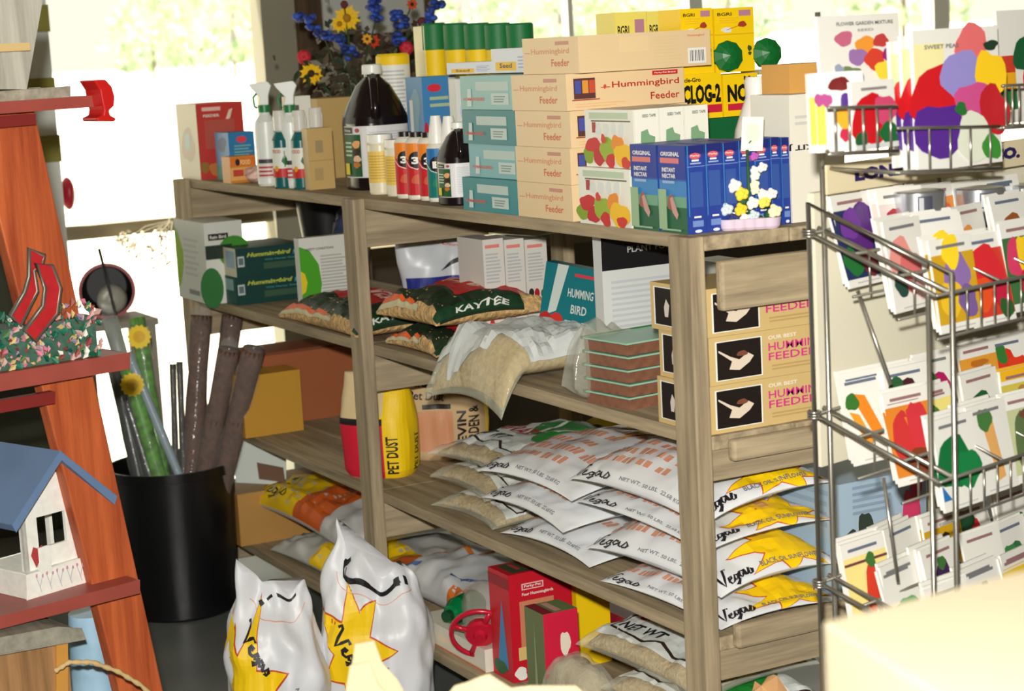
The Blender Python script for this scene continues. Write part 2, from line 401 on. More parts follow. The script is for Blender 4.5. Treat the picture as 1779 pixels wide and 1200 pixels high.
def crumple(name, label, cat, c, sz, m, seed, extra=None, n=10, loc_z=None):
    R = random.Random(seed); b = MB(); vs = []; fs = []; nu, nv = 16, 10
    for j in range(nv+1):
        t = PI*j/nv
        for k in range(nu):
            a = 2*PI*k/nu; d = V3((math.sin(t)*math.cos(a), math.sin(t)*math.sin(a), -math.cos(t)))
            q = 1+.35*(noise.noise(d*1.7+V3((seed, 0, 0))))+.15*noise.noise(d*5+V3((0, seed, 0)))
            vs.append(V3((d.x*sz[0]*q, d.y*sz[1]*q, sz[2]+max(-sz[2], d.z*sz[2]*q*1.15))))
    fs = [(j*nu+k, j*nu+(k+1) % nu, (j+1)*nu+(k+1) % nu, (j+1)*nu+k) for j in range(nv) for k in range(nu)]
    b.add(vs, fs, m); o = b.build(name, None, c); tag(o, label, cat); return o
crumple('crumpled_packet', 'crumpled white and red packet lying beside the spray bottles', 'packet', on(448, 316, T), (.05, .03, .02), mat((226, 190, 180), .5, var=.25, scale=30), 5)

def spray(c, label, grp):
    t = root('spray_bottle', c); tag(t, label, 'spray bottle', grp)
    wb = mat((228, 232, 226), .35); gr = mat((28, 120, 66), .4)
    b = MB().lathe([(.026, 0), (.029, .006), (.029, .13), (.027, .16), (.014, .178), (.012, .186)], wb)
    f, W_, H_ = cyl((0, 0, 0), .0292, .02, .07, VA-1.0, VA+1.0); b.art(f, W_, H_, [('r', 0, 0, 1, 1, (222, 214, 206)), ('r', .1, .75, .9, .95, (60, 56, 66)), ('l', .1, .05, .9, .65, 3, (190, 50, 60))], .1)
    b.build('bottle_body', t)
    MB().lathe([(.0155, .184), (.0155, .202)], gr).build('collar', t)
    # head points toward -x/-y (left in the photo)
    hd = MB(); L = V3((-.47, -.88, 0)).normalized(); s_ = V3((L.y, -L.x, 0))
    prof = [(-.012, .202), (.012, .202), (.008, .222), (.03, .247), (.034, .256), (-.014, .26), (-.022, .25), (-.013, .225)]
    hd.prism([L*a+V3((0, 0, z))-s_*.009 for a, z in prof], s_*.018, wb); hd.build('nozzle_head', t, bevel=.002)
    MB().tube([L*.014+V3((0, 0, .235)), L*.026+V3((0, 0, .222)), L*.024+V3((0, 0, .2)), L*.018+V3((0, 0, .195))], .003, gr).build('trigger', t)
spray(on(456, 323, T)+V3((0, .02, 0)), 'white spray bottle with a green collar, the left one of the pair', 'spray bottles')
spray(on(493, 327, T)+V3((0, .03, 0)), 'white spray bottle with a green collar, the right one of the pair', 'spray bottles')
def small_bottle(c, label, grp):
    t = root('small_bottle', c); tag(t, label, 'bottle', grp)
    b = MB().lathe([(.022, 0), (.0235, .005), (.0235, .118), (.018, .13), (.0135, .138)], mat((24, 96, 96), .25))
    f, W_, H_ = cyl((0, 0, 0), .0237, .028, .10, VA-1.4, VA+1.4)
    b.art(f, W_, H_, [('r', 0, 0, 1, 1, (226, 228, 216)), ('r', 0, 0, 1, .3, (196, 36, 30)), ('e', .3, .3, .08, .1, (230, 160, 30)), ('t', 'FOOD', .15, .82, .35, .12, (180, 30, 40)),
                      ('p', [(.6, .35), (.75, .5), (.66, .75), (.62, .6)], (30, 100, 50)), ('p', [(.62, .4), (.5, .55), (.58, .72), (.62, .55)], (30, 100, 50)), ('s', [(.62, .34), (.62, .9)], .0015, (30, 100, 50))], .08)
    b.build('bottle_body', t)
    MB().lathe([(.012, .138), (.0165, .142), (.017, .175), (.015, .19)], mat((236, 234, 226), .2, alpha=.75)).build('cap', t)
small_bottle(on(489, 326, T)+V3((.02, -.0, 0)), 'small teal plant food bottle with a clear cap, left of the two', 'small teal bottles')
small_bottle(on(517, 328, T)+V3((.015, .01, 0)), 'small teal plant food bottle with a clear cap, right of the two', 'small teal bottles')
small_bottle(on(536, 322, T)+V3((-.02, .04, 0)), 'small teal bottle half hidden behind the tan cartons', 'small teal bottles')
TAN = (196, 164, 104)
cpx('carton', 'tan cardboard carton stamped with a faint grey mark left of the black jug', 'box', .03, T, 531, 540, 583, 224, TAN,
    {'end': [('r', .3, .6, .6, .8, (160, 140, 100)), ('r', .2, .15, .55, .35, (176, 148, 96)), ('r', 0, .47, 1, .475, (120, 100, 60))]})
cpx('carton', 'taller tan cardboard carton standing behind the black jug', 'box', .20, T, 527, 560, 640, 172, (188, 158, 100))
cpx('carton', 'small white topped carton behind the teal bottles', 'box', .09, T, 500, 512, 549, 168, (214, 196, 170), {'end': [('r', 0, .5, 1, 1, (230, 228, 218)), ('r', .2, .7, .45, .9, (90, 90, 80)), ('r', .1, .1, .4, .35, (196, 100, 60)), ('r', .6, .1, .75, .35, (220, 225, 220))]})

# black jug
def jug(c, R_, H, label, name='jug', lab=1):
    t = root(name, c); tag(t, label, 'jug')
    k = H/.285; b = MB(); bm_ = mat((26, 16, 18), .18)
    pr = [(R_*.95, 0), (R_, .006*k), (R_, .155*k), (R_*.97, .17*k), (R_*.78, .205*k), (R_*.52, .242*k), (R_*.3, .258*k), (.018*k, .262*k), (.018*k, .272*k)]
    b.lathe(pr, bm_, n=32, sq=1.35)
    def fn(a, bb):
        th = VA-1.25+2.5*a; q = 1/((abs(math.cos(th))**2.7+abs(math.sin(th))**2.7)**(1/2.7)); n = V3((math.cos(th), math.sin(th), 0))
        return n*(R_*q+.0006)+V3((0, 0, (.03+.12*bb)*k)), n
    b.art(fn, 2.5*R_, .12*k, [('r', 0, 0, 1, 1, (222, 220, 220)), ('r', .0, .02, .34, .84, (30, 88, 46)), ('r', .0, .86, .22, .98, BLACK), ('t', 'Home', .02, .89, .16, .06, WHITE), ('e', .3, .92, .035, .04, (180, 80, 90)),
                              ('l', .03, .4, .2, .72, 4, (190, 220, 190)), ('b', .27, .65, .06, .08, 1, (240, 170, 110)), ('b', .27, .5, .06, .07, 2, (60, 30, 20)), ('b', .28, .37, .055, .07, 3, (230, 190, 160)), ('b', .27, .25, .05, .06, 4, (200, 120, 40)),
                              ('r', .02, .06, .13, .28, (240, 214, 20)), ('l', .45, .1, .95, .9, 16, (196, 198, 202))], .06)
    b.build('jug_body', t)
    MB().tube([(math.cos(VA+.1)*R_*.35, math.sin(VA+.1)*R_*.35, .262*k), (math.cos(VA+.1)*R_*.62, math.sin(VA+.1)*R_*.62, .245*k), (math.cos(VA+.1)*R_*.93, math.sin(VA+.1)*R_*.93, .20*k), (math.cos(VA+.1)*R_*1.02, math.sin(VA+.1)*R_*1.02, .165*k)], .011*k, bm_).build('handle', t)
    MB().lathe([(.0235*k, .268*k), (.0245*k, .272*k), (.0235*k, .289*k), (.021*k, .291*k)], mat((236, 236, 228), .35)).build('cap', t)
    return t
jug(on(625, 330, T)+V3((-.02, .06, 0)), .074, .285, 'big black plastic jug with a white cap and green label above the middle post')
jug(on(805, 357, T)+V3((-.045, .02, 0)), .045, .165, 'small black jug with a white label tucked beside the teal cartons')
def jar(c, r, h, label, grp, body, band=None, lid=None):
    t = root('plastic_jar', c); tag(t, label, 'jar', grp)
    b = MB().lathe([(r*.95, 0), (r, .004), (r, h*.82), (r*.9, h*.86)], mat(body, .3))
    f, W_, H_ = cyl((0, 0, 0), r+.0003, h*.2, h*.72, VA-1.3, VA+1.3); b.art(f, W_, H_, [('r', 0, 0, 1, 1, (232, 196, 90)), ('l', .1, .1, .9, .9, 9, (206, 166, 66))], .1); b.build('jar_body', t)
    MB().lathe([(r*1.0, h*.85), (r*1.02, h*.87), (r*1.0, h)], mat(lid or (240, 238, 226), .3)).build('lid', t)
jar(on(644, 338, T)+V3((0, .03, 0)), .029, .135, 'pale plastic jar with a yellow label, nearest the black jug', 'pale jars', (226, 218, 190))
jar(on(674, 341, T)+V3((0, .03, 0)), .029, .125, 'pale plastic jar with a yellow label, beside the red bottles', 'pale jars', (228, 220, 196))
def sprayconc(c, r, h, label, grp, c1, c2, cap, caph, capr, blu=False):
    t = root('garden_bottle', c); tag(t, label, 'bottle', grp)
    b = MB().lathe([(r*.94, 0), (r, .004), (r, h*.9), (r*.8, h*.96), (r*.55, h)], mat((228, 224, 208), .35))
    f, W_, H_ = cyl((0, 0, 0), r+.0003, h*.07, h*.9, VA-1.25, VA+1.25)
    b.art(f, W_, H_, [('r', 0, 0, 1, 1, c1), ('p', [(0, 0), (1, 0), (1, .72), (.5, .62), (0, .72)], c2), ('e', .5, .68, .3, .16, BLACK), ('t', '3' if not blu else 'E', .32, .6, .3, .14, WHITE, .05), ('b', .5, .3, .2, .1, 3, (200, 90, 60) if not blu else (40, 130, 90)), ('s', [(0, .72), (.25, .55), (.5, .5), (.75, .55), (1, .72)], .0015, WHITE)], .1)
    b.build('bottle_body', t)
    MB().lathe([(capr, h*.98), (capr, h*.98+caph*.3), (capr*.62, h*.98+caph)] if blu else [(capr, h*.98), (capr, h*.98+caph)], mat(cap, .35)).build('cap', t)
for k, (px, py, dy, w_) in enumerate(((688, 345, .03, 'leftmost'), (707, 347, .03, 'middle one'), (727, 349, .032, 'rightmost'))):
    sprayconc(on(px, py, T)+V3((0, dy, 0)), .0245, .135, 'red and orange garden bottle with a black cap, %s of three' % w_, 'red and orange bottles', (232, 130, 24), (196, 26, 36), (30, 22, 24), .012, .015)
for k, (px, py, w_) in enumerate(((743, 351, 'left'), (765, 354, 'right'))):
    sprayconc(on(px, py, T)+V3((0, .03, 0)), .024, .125, 'blue and green garden bottle with a tall white cap, %s of two' % w_, 'blue and green bottles', (30, 110, 170), (0, 116, 110), (236, 234, 228), .058, .017, True)

# canister on its tan carton, green-yellow cans and bags on stacked cartons
zc = Z(232, X(690, .26, T+.1), .26)
xc = X(690, .26, zc)
carton('carton', 'tan carton under the white and yellow canister', 'box', xc-.08, xc+.10, .17, .33, T, zc-T, (186, 156, 100))
hc = Z(93, xc, .26)-zc
t = root('canister', (xc, .26, zc)); tag(t, 'tall white canister with yellow bands top and bottom behind the black jug', 'canister')
b = MB().lathe([(.040, 0, mat(YEL)), (.041, .004, mat(YEL)), (.041, hc*.14, mat(WHITE)), (.041, hc*.86, mat(YEL)), (.041, hc*.97, mat(YEL)), (.036, hc, mat(YEL))], mat(YEL))
f, W_, H_ = cyl((0, 0, 0), .0412, hc*.18, hc*.82, VA-1.1, VA+1.1); b.art(f, W_, H_, [('l', .05, .02, .95, .98, 13, (190, 194, 196))], .1); b.build('canister_body', t)
# blue feeder cartons behind the bottles
cpx('carton', 'blue carton with a red oval and a red bottle picture behind the white capped bottles', 'box', .17, T, 716, 744, 803, 134, (64, 130, 184),
    {'front': [('b', .5, .7, .3, .2, 2, (120, 160, 180)), ('e', .75, .3, .2, .12, (200, 40, 50)), ('r', .2, .5, .4, .8, (220, 220, 220))],
     'end': [('e', .35, .9, .2, .035, (214, 40, 60)), ('l', .2, .72, .9, .84, 2, (170, 190, 150)), ('e', .06, .45, .08, .16, (190, 30, 50)), ('r', .45, .1, .9, .3, (40, 110, 150))]})
cpx('carton', 'white, yellow and red carton squeezed between the blue and teal cartons', 'box', .19, T, 790, 802, 826, 134, (226, 226, 222),
    {'end': [('b', .4, .4, .3, .15, 3, YEL), ('r', 0, .15, 1, .22, (200, 40, 40)), ('b', .5, .7, .3, .1, 5, (200, 210, 230))]})
# teal cartons and cream cartons
Hb = .0655
tealart = lambda k: [('r', .28, .56, .85, .82, (186, 206, 200)), ('r', .55, .15, .85, .48, (196, 212, 206)), ('p', [(.12, .1), (.2, .1), (.2, .62), (.14, .62)], (206, 220, 216)), ('t', 'HUMMINGBIRD', .06, .26, .38, .1, (220, 90, 70)), ('l', .6, .2, .8, .42, 3, (130, 150, 150))]
pos = ['bottom', 'second from the bottom', 'third from the bottom', 'topmost']
for k in range(4):
    col = [(30, 134, 142), (120, 178, 184), (0, 122, 130), (140, 188, 184)][k]  # second and topmost teals carry the daylight wash in their colour
    x1 = X(902, .0, T)+.0; x0 = X(806, 0, T)
    carton('carton', 'teal feeder carton, %s of the stack left of the cream cartons' % pos[k], 'box', x0+(.0, .014, .006, -.004)[k], x1+(-.004, .004, -.002, -.002)[k], .0+(.0, .012, .004, .01)[k], .2, T+k*Hb+k*.0006, Hb, col,
           {'front': tealart(k), 'end': tealart(k)}, 'teal feeder cartons', rz=(.0, .012, -.01, .01)[k])
creamF = [('t', 'Hummingbird', .16, .5, .68, .2, (216, 150, 110)), ('t', 'Feeder', .52, .2, .32, .2, (206, 110, 80)), ('r', .6, .78, .84, .88, (200, 140, 120)), ('s', [(.04, .58), (.14, .58)], .0012, (206, 120, 90))]
creamE = [('r', .06, .3, .24, .86, (90, 50, 50)), ('r', .07, .45, .12, .8, (70, 80, 160)), ('r', .13, .45, .18, .8, (216, 150, 60)), ('r', .185, .45, .235, .8, (196, 80, 50)), ('r', .04, .26, .27, .29, (160, 50, 30)),
          ('s', [(.28, .58), (.36, .58)], .0014, (180, 60, 40)), ('b', .315, .6, .012, .06, 2, (200, 80, 60)),
          ('t', 'Hummingbird', .375, .5, .575, .22, (176, 46, 30), .012), ('t', 'Feeder', .70, .16, .25, .2, (176, 46, 30), .012), ('r', .72, .82, .94, .94, (196, 40, 36)), ('t', 'Perky-Pet Brand', .74, .85, .18, .05, WHITE), ('l', .06, .06, .5, .2, 2, (226, 190, 140))]
creamT = [('l', .04, .1, .28, .9, 9, (226, 200, 150)), ('l', .32, .1, .52, .4, 4, (226, 200, 150)), ('r', .3, .5, .52, .9, (232, 204, 156)), ('l', .56, .1, .78, .9, 9, (224, 198, 150)), ('r', .82, .08, .96, .5, (238, 236, 228)), ('t', 'Hummingbird', .82, .8, .13, .08, (206, 120, 90))]+\
         [('r', .835+i*.012, .14, .835+i*.012+(.004, .007, .003, .006)[i % 4], .44, (50, 44, 44)) for i in range(9)]
x1c = X(996, 0, T); x0c = X(901, 0, T)
yend = Y(1190, x1c, T+.22)
posc = ['bottom', 'second from the bottom', 'third from the bottom', 'fourth from the bottom', 'topmost']
for k in range(5):
    dx, dy = [(0, 0), (.0, .0), (.006, 0), (-.002, .0), (.03, .01)][k]
    carton('carton', 'cream hummingbird feeder carton, %s of its stack' % posc[k], 'box', x0c+dx+.001, x1c+dx, .0+dy, yend+(.04 if k == 4 else 0), T+k*(Hb+.0005), Hb, (228, 200, 156),
           {'front': creamF, 'end': creamT if k == 4 else creamE}, 'cream feeder cartons')
# fruit printed seed trays: two tiers of three narrow boxes
def fruit(sd):
    return [('r', 0, 0, 1, 1, (236, 234, 220)), ('r', .1, .84, .9, .95, (186, 206, 176)), ('r', .14, .79, .95, .815, (110, 100, 90)), ('r', .16, .6, .24, .78, (170, 60, 60)), ('b', .30, .66, .06, .12, 3, (220, 225, 220)), ('b', .46, .66, .06, .12, 4, (220, 225, 220)), ('b', .62, .66, .06, .12, 5, (220, 225, 220)), ('b', .78, .66, .06, .12, 6, (220, 225, 220)),
            ('b', .1, .22, .12, .16, 1+sd, (130, 160, 30)), ('b', .2, .38, .16, .14, 2+sd, (200, 30, 40)), ('b', .32, .18, .12, .16, 3+sd, (190, 24, 44)), ('b', .5, .3, .16, .22, 4+sd, (150, 176, 50)), ('b', .56, .12, .1, .12, 5+sd, (200, 36, 40)), ('b', .72, .4, .12, .18, 6+sd, (232, 140, 40)), ('b', .84, .22, .18, .22, 7+sd, (240, 190, 30)), ('b', .88, .1, .09, .1, 8+sd, (206, 50, 40)), ('b', .44, .5, .05, .08, 9+sd, (206, 60, 50))]
TX = [(.28, .62), (.55, .66), (.62, .56), (.85, .52), (.8, .32), (.7, .25), (.66, .12), (.5, .2), (.38, .18), (.36, .4), (.26, .44)]
mapE = [('r', 0, 0, 1, 1, (232, 230, 216)), ('p', TX, (120, 160, 120)), ('t', 'SEED TAPE', .35, .86, .55, .05, (60, 70, 60)), ('r', .3, .3, .6, .34, (180, 200, 170)), ('b', .1, .3, .08, .1, 3, (190, 170, 60)), ('b', .1, .16, .07, .08, 5, (110, 140, 60)), ('r', 0, 0, .012, 1, (200, 200, 190))]
fx0 = X(1002, -.0, T+.1); fx1 = X(1100, 0, T)-.004
for tier in range(2):
    for j in range(3):
        ya = (.0 if tier == 0 else .012)+j*.051
        carton('seed_box', '%s white seed box with printed fruit, %s of the %s tier' % (('small', ['front', 'middle', 'rear'][j], ['lower', 'upper'][tier])), 'box', fx0-(0 if tier else .012)+.016, fx1, ya, ya+.05, T+tier*.1005, .1, (236, 232, 216),
               {'front': fruit(tier), 'end': mapE}, 'fruit printed seed boxes')
# blue nectar boxes
def bluefront():
    return [('r', 0, 0, 1, 1, (40, 92, 170)), ('r', 0, .3, 1, .6, (60, 130, 190)), ('r', 0, 0, 1, .34, (40, 96, 66)), ('r', 0, .3, 1, .42, (110, 160, 130)), ('r', 0, .62, 1, 1, (34, 56, 146)), ('t', 'ORIGINAL', .1, .88, .7, .05, WHITE, .03),
            ('r', .08, .8, .78, .86, (214, 120, 120)), ('t', 'INSTANT', .14, .7, .5, .05, WHITE, .03), ('t', 'NECTAR', .14, .63, .5, .05, WHITE, .03), ('r', .15, .57, .6, .6, (150, 176, 210)),
            ('b', .45, .35, .12, .1, 3, (150, 90, 80)), ('p', [(.42, .4), (.52, .42), (.72, .22), (.66, .16), (.5, .24)], (196, 150, 140)), ('r', .1, .03, .8, .05, (150, 180, 150)), ('r', 0, .04, .3, .5, (150, 180, 140))]
def blueside():
    return [('r', 0, .9, 1, 1, (26, 36, 110)), ('e', .5, .88, .32, .035, (214, 90, 100)), ('t', 'Perky', .25, .87, .5, .025, WHITE), ('r', .3, .82, .7, .84, WHITE), ('r', .2, .79, .8, .805, (160, 180, 220)), ('r', 0, .76, 1, .765, (150, 180, 220)),
            ('r', .15, .3, .85, .7, (52, 84, 158)), ('r', .3, .18, .7, .2, WHITE), ('r', .2, .08, .8, .15, (110, 140, 200)), ('e', .5, .03, .2, .018, (220, 230, 250)), ('r', 0, .2, .05, 1, (60, 140, 190))]
Hn = Z(252, X(1147, 0, T), 0)-T
xa1 = X(1148, 0, T); wa = .088; xb1 = X(1196, 0, T); 
wa = xa1-X(1102, 0, T); wb_ = xb1-xa1-.003
ys = [0]+[Y(p, xb1, T) for p in (1228, 1258, 1285, 1312, 1340, 1358, 1375)]
carton('nectar_box', 'blue nectar box with a hummingbird picture front, left of the two picture fronts', 'box', xa1-wa, xa1-.002, 0, .034, T, Hn, (38, 62, 150), {'front': bluefront(), 'end': blueside()}, 'blue nectar boxes')
for k in range(7):
    wh = 'first box of the row of blue nectar boxes, its picture front showing' if k == 0 else 'blue nectar box, number %s back along the row of narrow sides' % ['one', 'two', 'three', 'four', 'five', 'six', 'seven'][k]
    carton('nectar_box', wh, 'box', xb1-wb_, xb1, ys[k]+.0006, ys[k+1]-.0006, T, Hn*(1.0+(.0, .006, 0, .01, 0, .01, .0)[k]), (38, 62, 150), {'front': bluefront(), 'end': blueside()}, 'blue nectar boxes')
for k in range(3):
    carton('nectar_box', 'blue nectar box of the inner row, %s behind its picture front' % ['just', 'second', 'third'][k], 'box', xa1-wa, xa1-.002, .035+k*.035, .069+k*.035, T, Hn, (38, 62, 150), {'end': blueside()}, 'blue nectar boxes')

# silk rose cake stand in lavender tray
c0 = on(1306, 398, T)+V3((-.005, 0, 0))
t = root('flower_basket', c0); tag(t, 'lavender scalloped tray of white and yellow silk roses with a tall spike', 'flower arrangement')
b = MB(); lav = mat((214, 196, 214), .4)
for a in range(5):
    q = RT*(-.034+.017*a); q = V3((q.x, q.y, 0))
    b.lathe([(.013, 0), (.016, .004), (.018, .018), (.0165, .0185), (.014, .012)], lav, n=14, c=q)
b.build('tray', t)
R = random.Random(3); gm = mat((34, 84, 44), .7)
def rose(bm, c, r, m):
    for i in range(9):
        a = i*2.4; q = r*.62*(i/9)**.5; bm.ball(V3(c)+RT*q*math.cos(a)+UP*q*math.sin(a)-FW*(r*.3-q*.4), r*.42, m, 8, 6)
RT2 = V3((RT.x, RT.y, 0)).normalized()
b = MB(); tw = V3((CAM.x-c0.x, CAM.y-c0.y, 0)).normalized()
for (px, py) in ((1265, 372), (1278, 385), (1300, 380), (1318, 385), (1338, 375), (1290, 350), (1328, 352), (1345, 385)):
    p = at(px, py, (c0-CAM).dot(FW))-c0; b.ball(p-tw*.006, .011, gm, 8, 6)
b.tube([(0, 0, .0), (0, 0, .13)], .0025, gm); b.build('leaves', t)
for (px, py, s_, c) in ((1275, 322, 11, WHITE), (1288, 336, 11, (246, 214, 60)), (1262, 363, 10, (206, 220, 222)), (1286, 363, 10, (246, 206, 40)), (1293, 378, 8, WHITE), (1307, 352, 10, (232, 234, 226)), (1310, 320, 8, (246, 244, 200)), (1325, 337, 9, WHITE), (1327, 350, 10, (246, 220, 90)), (1340, 336, 9, WHITE), (1345, 366, 11, (244, 236, 190)), (1309, 374, 9, (200, 214, 220)), (1310, 295, 7, WHITE), (1324, 290, 8, WHITE), (1311, 305, 8, (236, 236, 224)), (1311, 330, 7, (236, 230, 200)), (1310, 271, 7, (186, 90, 180)), (1300, 274, 5, (150, 60, 160)), (1273, 380, 9, (40, 50, 110)), (1342, 382, 8, (30, 34, 60))):
    p = at(px, py, (c0-CAM).dot(FW))-c0+tw*.008; b = MB(); rose(b, p, s_*1.3/1056, mat(c, .7)); b.build('silk_rose', t)
tg = MB(); p = [at(a, bb, (c0-CAM).dot(FW)-.015) for a, bb in ((1287, 262), (1325, 262), (1327, 203), (1290, 203))]
tg.prism([q-p[0] for q in p], FW*.001, mat((222, 226, 212), .5)); tg.art(lambda a, bb: (V3((0, 0, 0))+(p[1]-p[0])*a+(p[3]-p[0])*bb, -FW), .036, .056, [('b', .5, .5, .3, .35, 4, (200, 210, 190)), ('s', [(.45, .3), (.35, .22)], .002, (40, 30, 40))])
o = tg.build('paper_tag', None, p[0]); o.parent = t; o.location = p[0]-c0; o['label'] = 'pale paper tag'

# yellow boxes behind the blue ones
def yb(x1, z0, pl_, pr_, pt, w, label, els, c=YEL, name='carton', grp='yellow boxes'):
    y0 = Y(pl_, x1, z0); y1 = Y(pr_, x1, z0); h = Z(pt, x1, y0)-z0
    return carton(name, label, 'box', x1-w, x1, y0, y1, z0, h, c, {'end': els}, grp)
YX = -.372
zb = Z(206, YX, .3)
y0 = Y(1188, YX, zb); y1 = Y(1325, YX, zb)
carton('carton', 'dark green carton with a yellow sticker under the yellow boxes', 'box', YX-.1, YX, y0, y1, T, zb-T-.001, (16, 96, 52), {'end': [('p', [(.42, .5), (.7, .4), (.72, .62), (.42, .74)], (214, 214, 60)), ('t', 'MIRACLE', .46, .54, .2, .08, (60, 70, 30), .02, 0, -.12)]})
yb(YX, zb, 1188, 1255, 130, .08, 'yellow box lettered in heavy black ending in LOG-2, above the blue boxes', [('t', 'cle-Gro', .05, .82, .42, .1, BLACK, .03), ('t', 'CLOG-2', -.0, .34, .98, .42, BLACK, .05), ('r', .0, .12, 1, .3, (200, 30, 60)), ('r', 0, 0, 1, .12, YEL)])
yb(YX, zb, 1258, 1318, 130, .08, 'yellow box lettered NO in heavy black, beside its twin', [('t', 'NO', .12, .34, .6, .42, BLACK, .05), ('r', .12, .14, .8, .3, (200, 30, 60)), ('t', 'M.', .6, .84, .25, .1, BLACK, .02)])
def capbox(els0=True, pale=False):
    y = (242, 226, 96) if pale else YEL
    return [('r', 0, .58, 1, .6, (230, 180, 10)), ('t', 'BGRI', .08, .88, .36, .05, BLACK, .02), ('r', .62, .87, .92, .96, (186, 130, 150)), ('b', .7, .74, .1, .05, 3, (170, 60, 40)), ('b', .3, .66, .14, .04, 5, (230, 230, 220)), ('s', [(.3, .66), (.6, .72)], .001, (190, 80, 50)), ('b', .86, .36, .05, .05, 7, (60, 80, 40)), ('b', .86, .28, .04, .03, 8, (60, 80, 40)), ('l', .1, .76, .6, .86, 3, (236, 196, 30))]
zt = Z(128, -.27, Y(1190, -.27, 1.4)); 
zt = Z(130, YX, .3)+.001
yb(YX-.008, zt, 1186, 1241, 16, .075, 'tall yellow box with a purple corner, left of the pair standing on the lettered boxes', capbox())
yb(YX-.008, zt, 1244, 1312, 15, .075, 'tall yellow box with a green spreader cap, right of the pair on the lettered boxes', capbox())
yb(-.60, T+.0, 1082, 1136, 22, .07, 'pale lit yellow box behind the cream cartons, left one', capbox(True, True), (244, 226, 110))  # yellow of both boxes paled, the light on them put into the colour
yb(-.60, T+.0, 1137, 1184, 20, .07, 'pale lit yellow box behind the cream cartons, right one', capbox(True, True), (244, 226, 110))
def gcap(px, py, x, label):
    p = ax(px, py, x); n = V3((1, -.25, .1)).normalized(); u = V3((0, 0, 1)).cross(n).normalized(); v = n.cross(u)
    b = MB(); R_ = .028; N = 20; vs = []; 
    for j in range(4):
        rr = R_*(1, .98, .5, .02)[j]; hh = (0, .008, .016, .02)[j]
        for k in range(N): a = 2*PI*k/N; q = rr*(1+.06*(k % 2)); vs.append(u*q*math.cos(a)+v*q*math.sin(a)+n*hh)
    b.add(vs, [(j*N+k, j*N+(k+1) % N, (j+1)*N+(k+1) % N, (j+1)*N+k) for j in range(3) for k in range(N)]+[tuple(range(N-1, -1, -1)), tuple(3*N+k for k in range(N))], mat((16, 104, 44), .35))
    tag(b.build('spreader_cap', None, p), label, 'cap', 'green caps')
gcap(1263, 98, YX-.006, 'round green scalloped cap on the front of the yellow box')
gcap(1331, 93, YX-.006, 'round green scalloped cap sticking out right of the yellow boxes')
yb(YX-.02, zt, 1318, 1350, 130, .06, 'beige scrap of cardboard box behind the right green cap', [], (190, 176, 140))

# white bleach like jug, white box and open cardboard box at the right end
t0 = V3((X(1318, .22, T), .22, T)); t0 = V3((-.15, Y(1318, -.15, T+.1), T))
zz = Z(133, t0.x, t0.y)-T
t = root('plastic_jug', t0); tag(t, 'translucent white plastic jug with sloping shoulders behind the paper tag', 'jug')
MB().lathe([(.044, 0), (.046, .005), (.046, zz*.42), (.04, zz*.62), (.028, zz*.76), (.02, zz*.85), (.021, zz*.97), (.018, zz)], mat((232, 230, 222), .3), n=28).build('jug_body', t)
x1 = .0
yA = Y(1345, x1, T); 
carton('carton', 'white carton printed with upside down black letters at the right end of the top shelf', 'box', -.09, .02, Y(1377, .02, T), Y(1470, .02, T), T, Z(165, .02, Y(1380, .02, T))-T, (232, 228, 214),
       {'end': [('t', 'KIT J', .42, .62, .44, .055, (20, 18, 40), .03, 0, PI), ('l', .1, .75, .5, .85, 2, (206, 204, 196))]})
zq = Z(165, -.06, Y(1350, -.06, T+.2))
yb(-.04, Z(168, .02, Y(1380, .02, T))+.002, 1372, 1450, 112, .08, 'open tan cardboard box on the white carton at the right end', [], (214, 160, 84), grp=None)
# five green topped cans and white packs on top of the teal cartons
zc2 = T+4*(Hb+.001)+.0005
def can5(x, y, z, k, label):
    h = Z(40, x, y)-z
    t = root('shaker_can', (x, y, z)); tag(t, label, 'can', 'green topped cans')
    b = MB().lathe([(.03, 0, mat(YEL)), (.03, h*.55, mat((20, 116, 60))), (.0305, h*.56, mat((20, 116, 60))), (.0305, h*.97, mat((20, 116, 60))), (.027, h, mat((20, 116, 60)))], mat((20, 116, 60)))
    b.build('can_body', t)
CY = .355
zcan = Z(118, X(755, CY, 1.5), CY)
names = ['leftmost', 'second from the left', 'middle one', 'fourth from the left', 'rightmost']
carton('carton', 'blue carton supporting the row of green topped cans', 'box', X(722, .32, zcan-.05), X(928, CY, zcan)+.03, CY-.034, CY+.034, T, zcan-T-.036, (60, 126, 180))
for k, px in enumerate((757, 796, 832, 868, 906)):
    y = CY; x = X(px, y, zcan); can5(x, y, zcan-.035+.0, k, 'green topped yellow can above the teal cartons, %s' % names[k])
carton('carton', 'pale cream sided carton left of the green topped cans', 'box', X(722, CY-.03, zcan), X(740, CY-.03, zcan), CY-.03, CY+.03, zcan-.035, Z(46, X(738, CY, zcan), CY)-zcan+.035, (238, 230, 190))
for k, (pxl, pxr, pt) in enumerate(((782, 850, 107), (855, 928, 82))):
    z0 = T+4*(Hb+.001); x1 = X(pxr, .07, z0); x0 = X(pxl, .07, z0)
    carton('carton', ['flat white and yellow pack lying on the teal cartons, left one', 'white and yellow pack lying on the teal cartons beside the top cream carton'][k], 'box', x0, x1-.002, .07, .13, z0, Z(pt, x1, .07)-z0, (220, 224, 232),
           {'front': [('r', .1, .1, .6, .45, (240, 190, 30)), ('t', 'Seed', .2, .2, .3, .2, (60, 50, 60)), ('l', .65, .15, .95, .7, 4, (170, 180, 210))]}, 'white packs on the teal cartons', rz=.1 if k == 0 else 0)
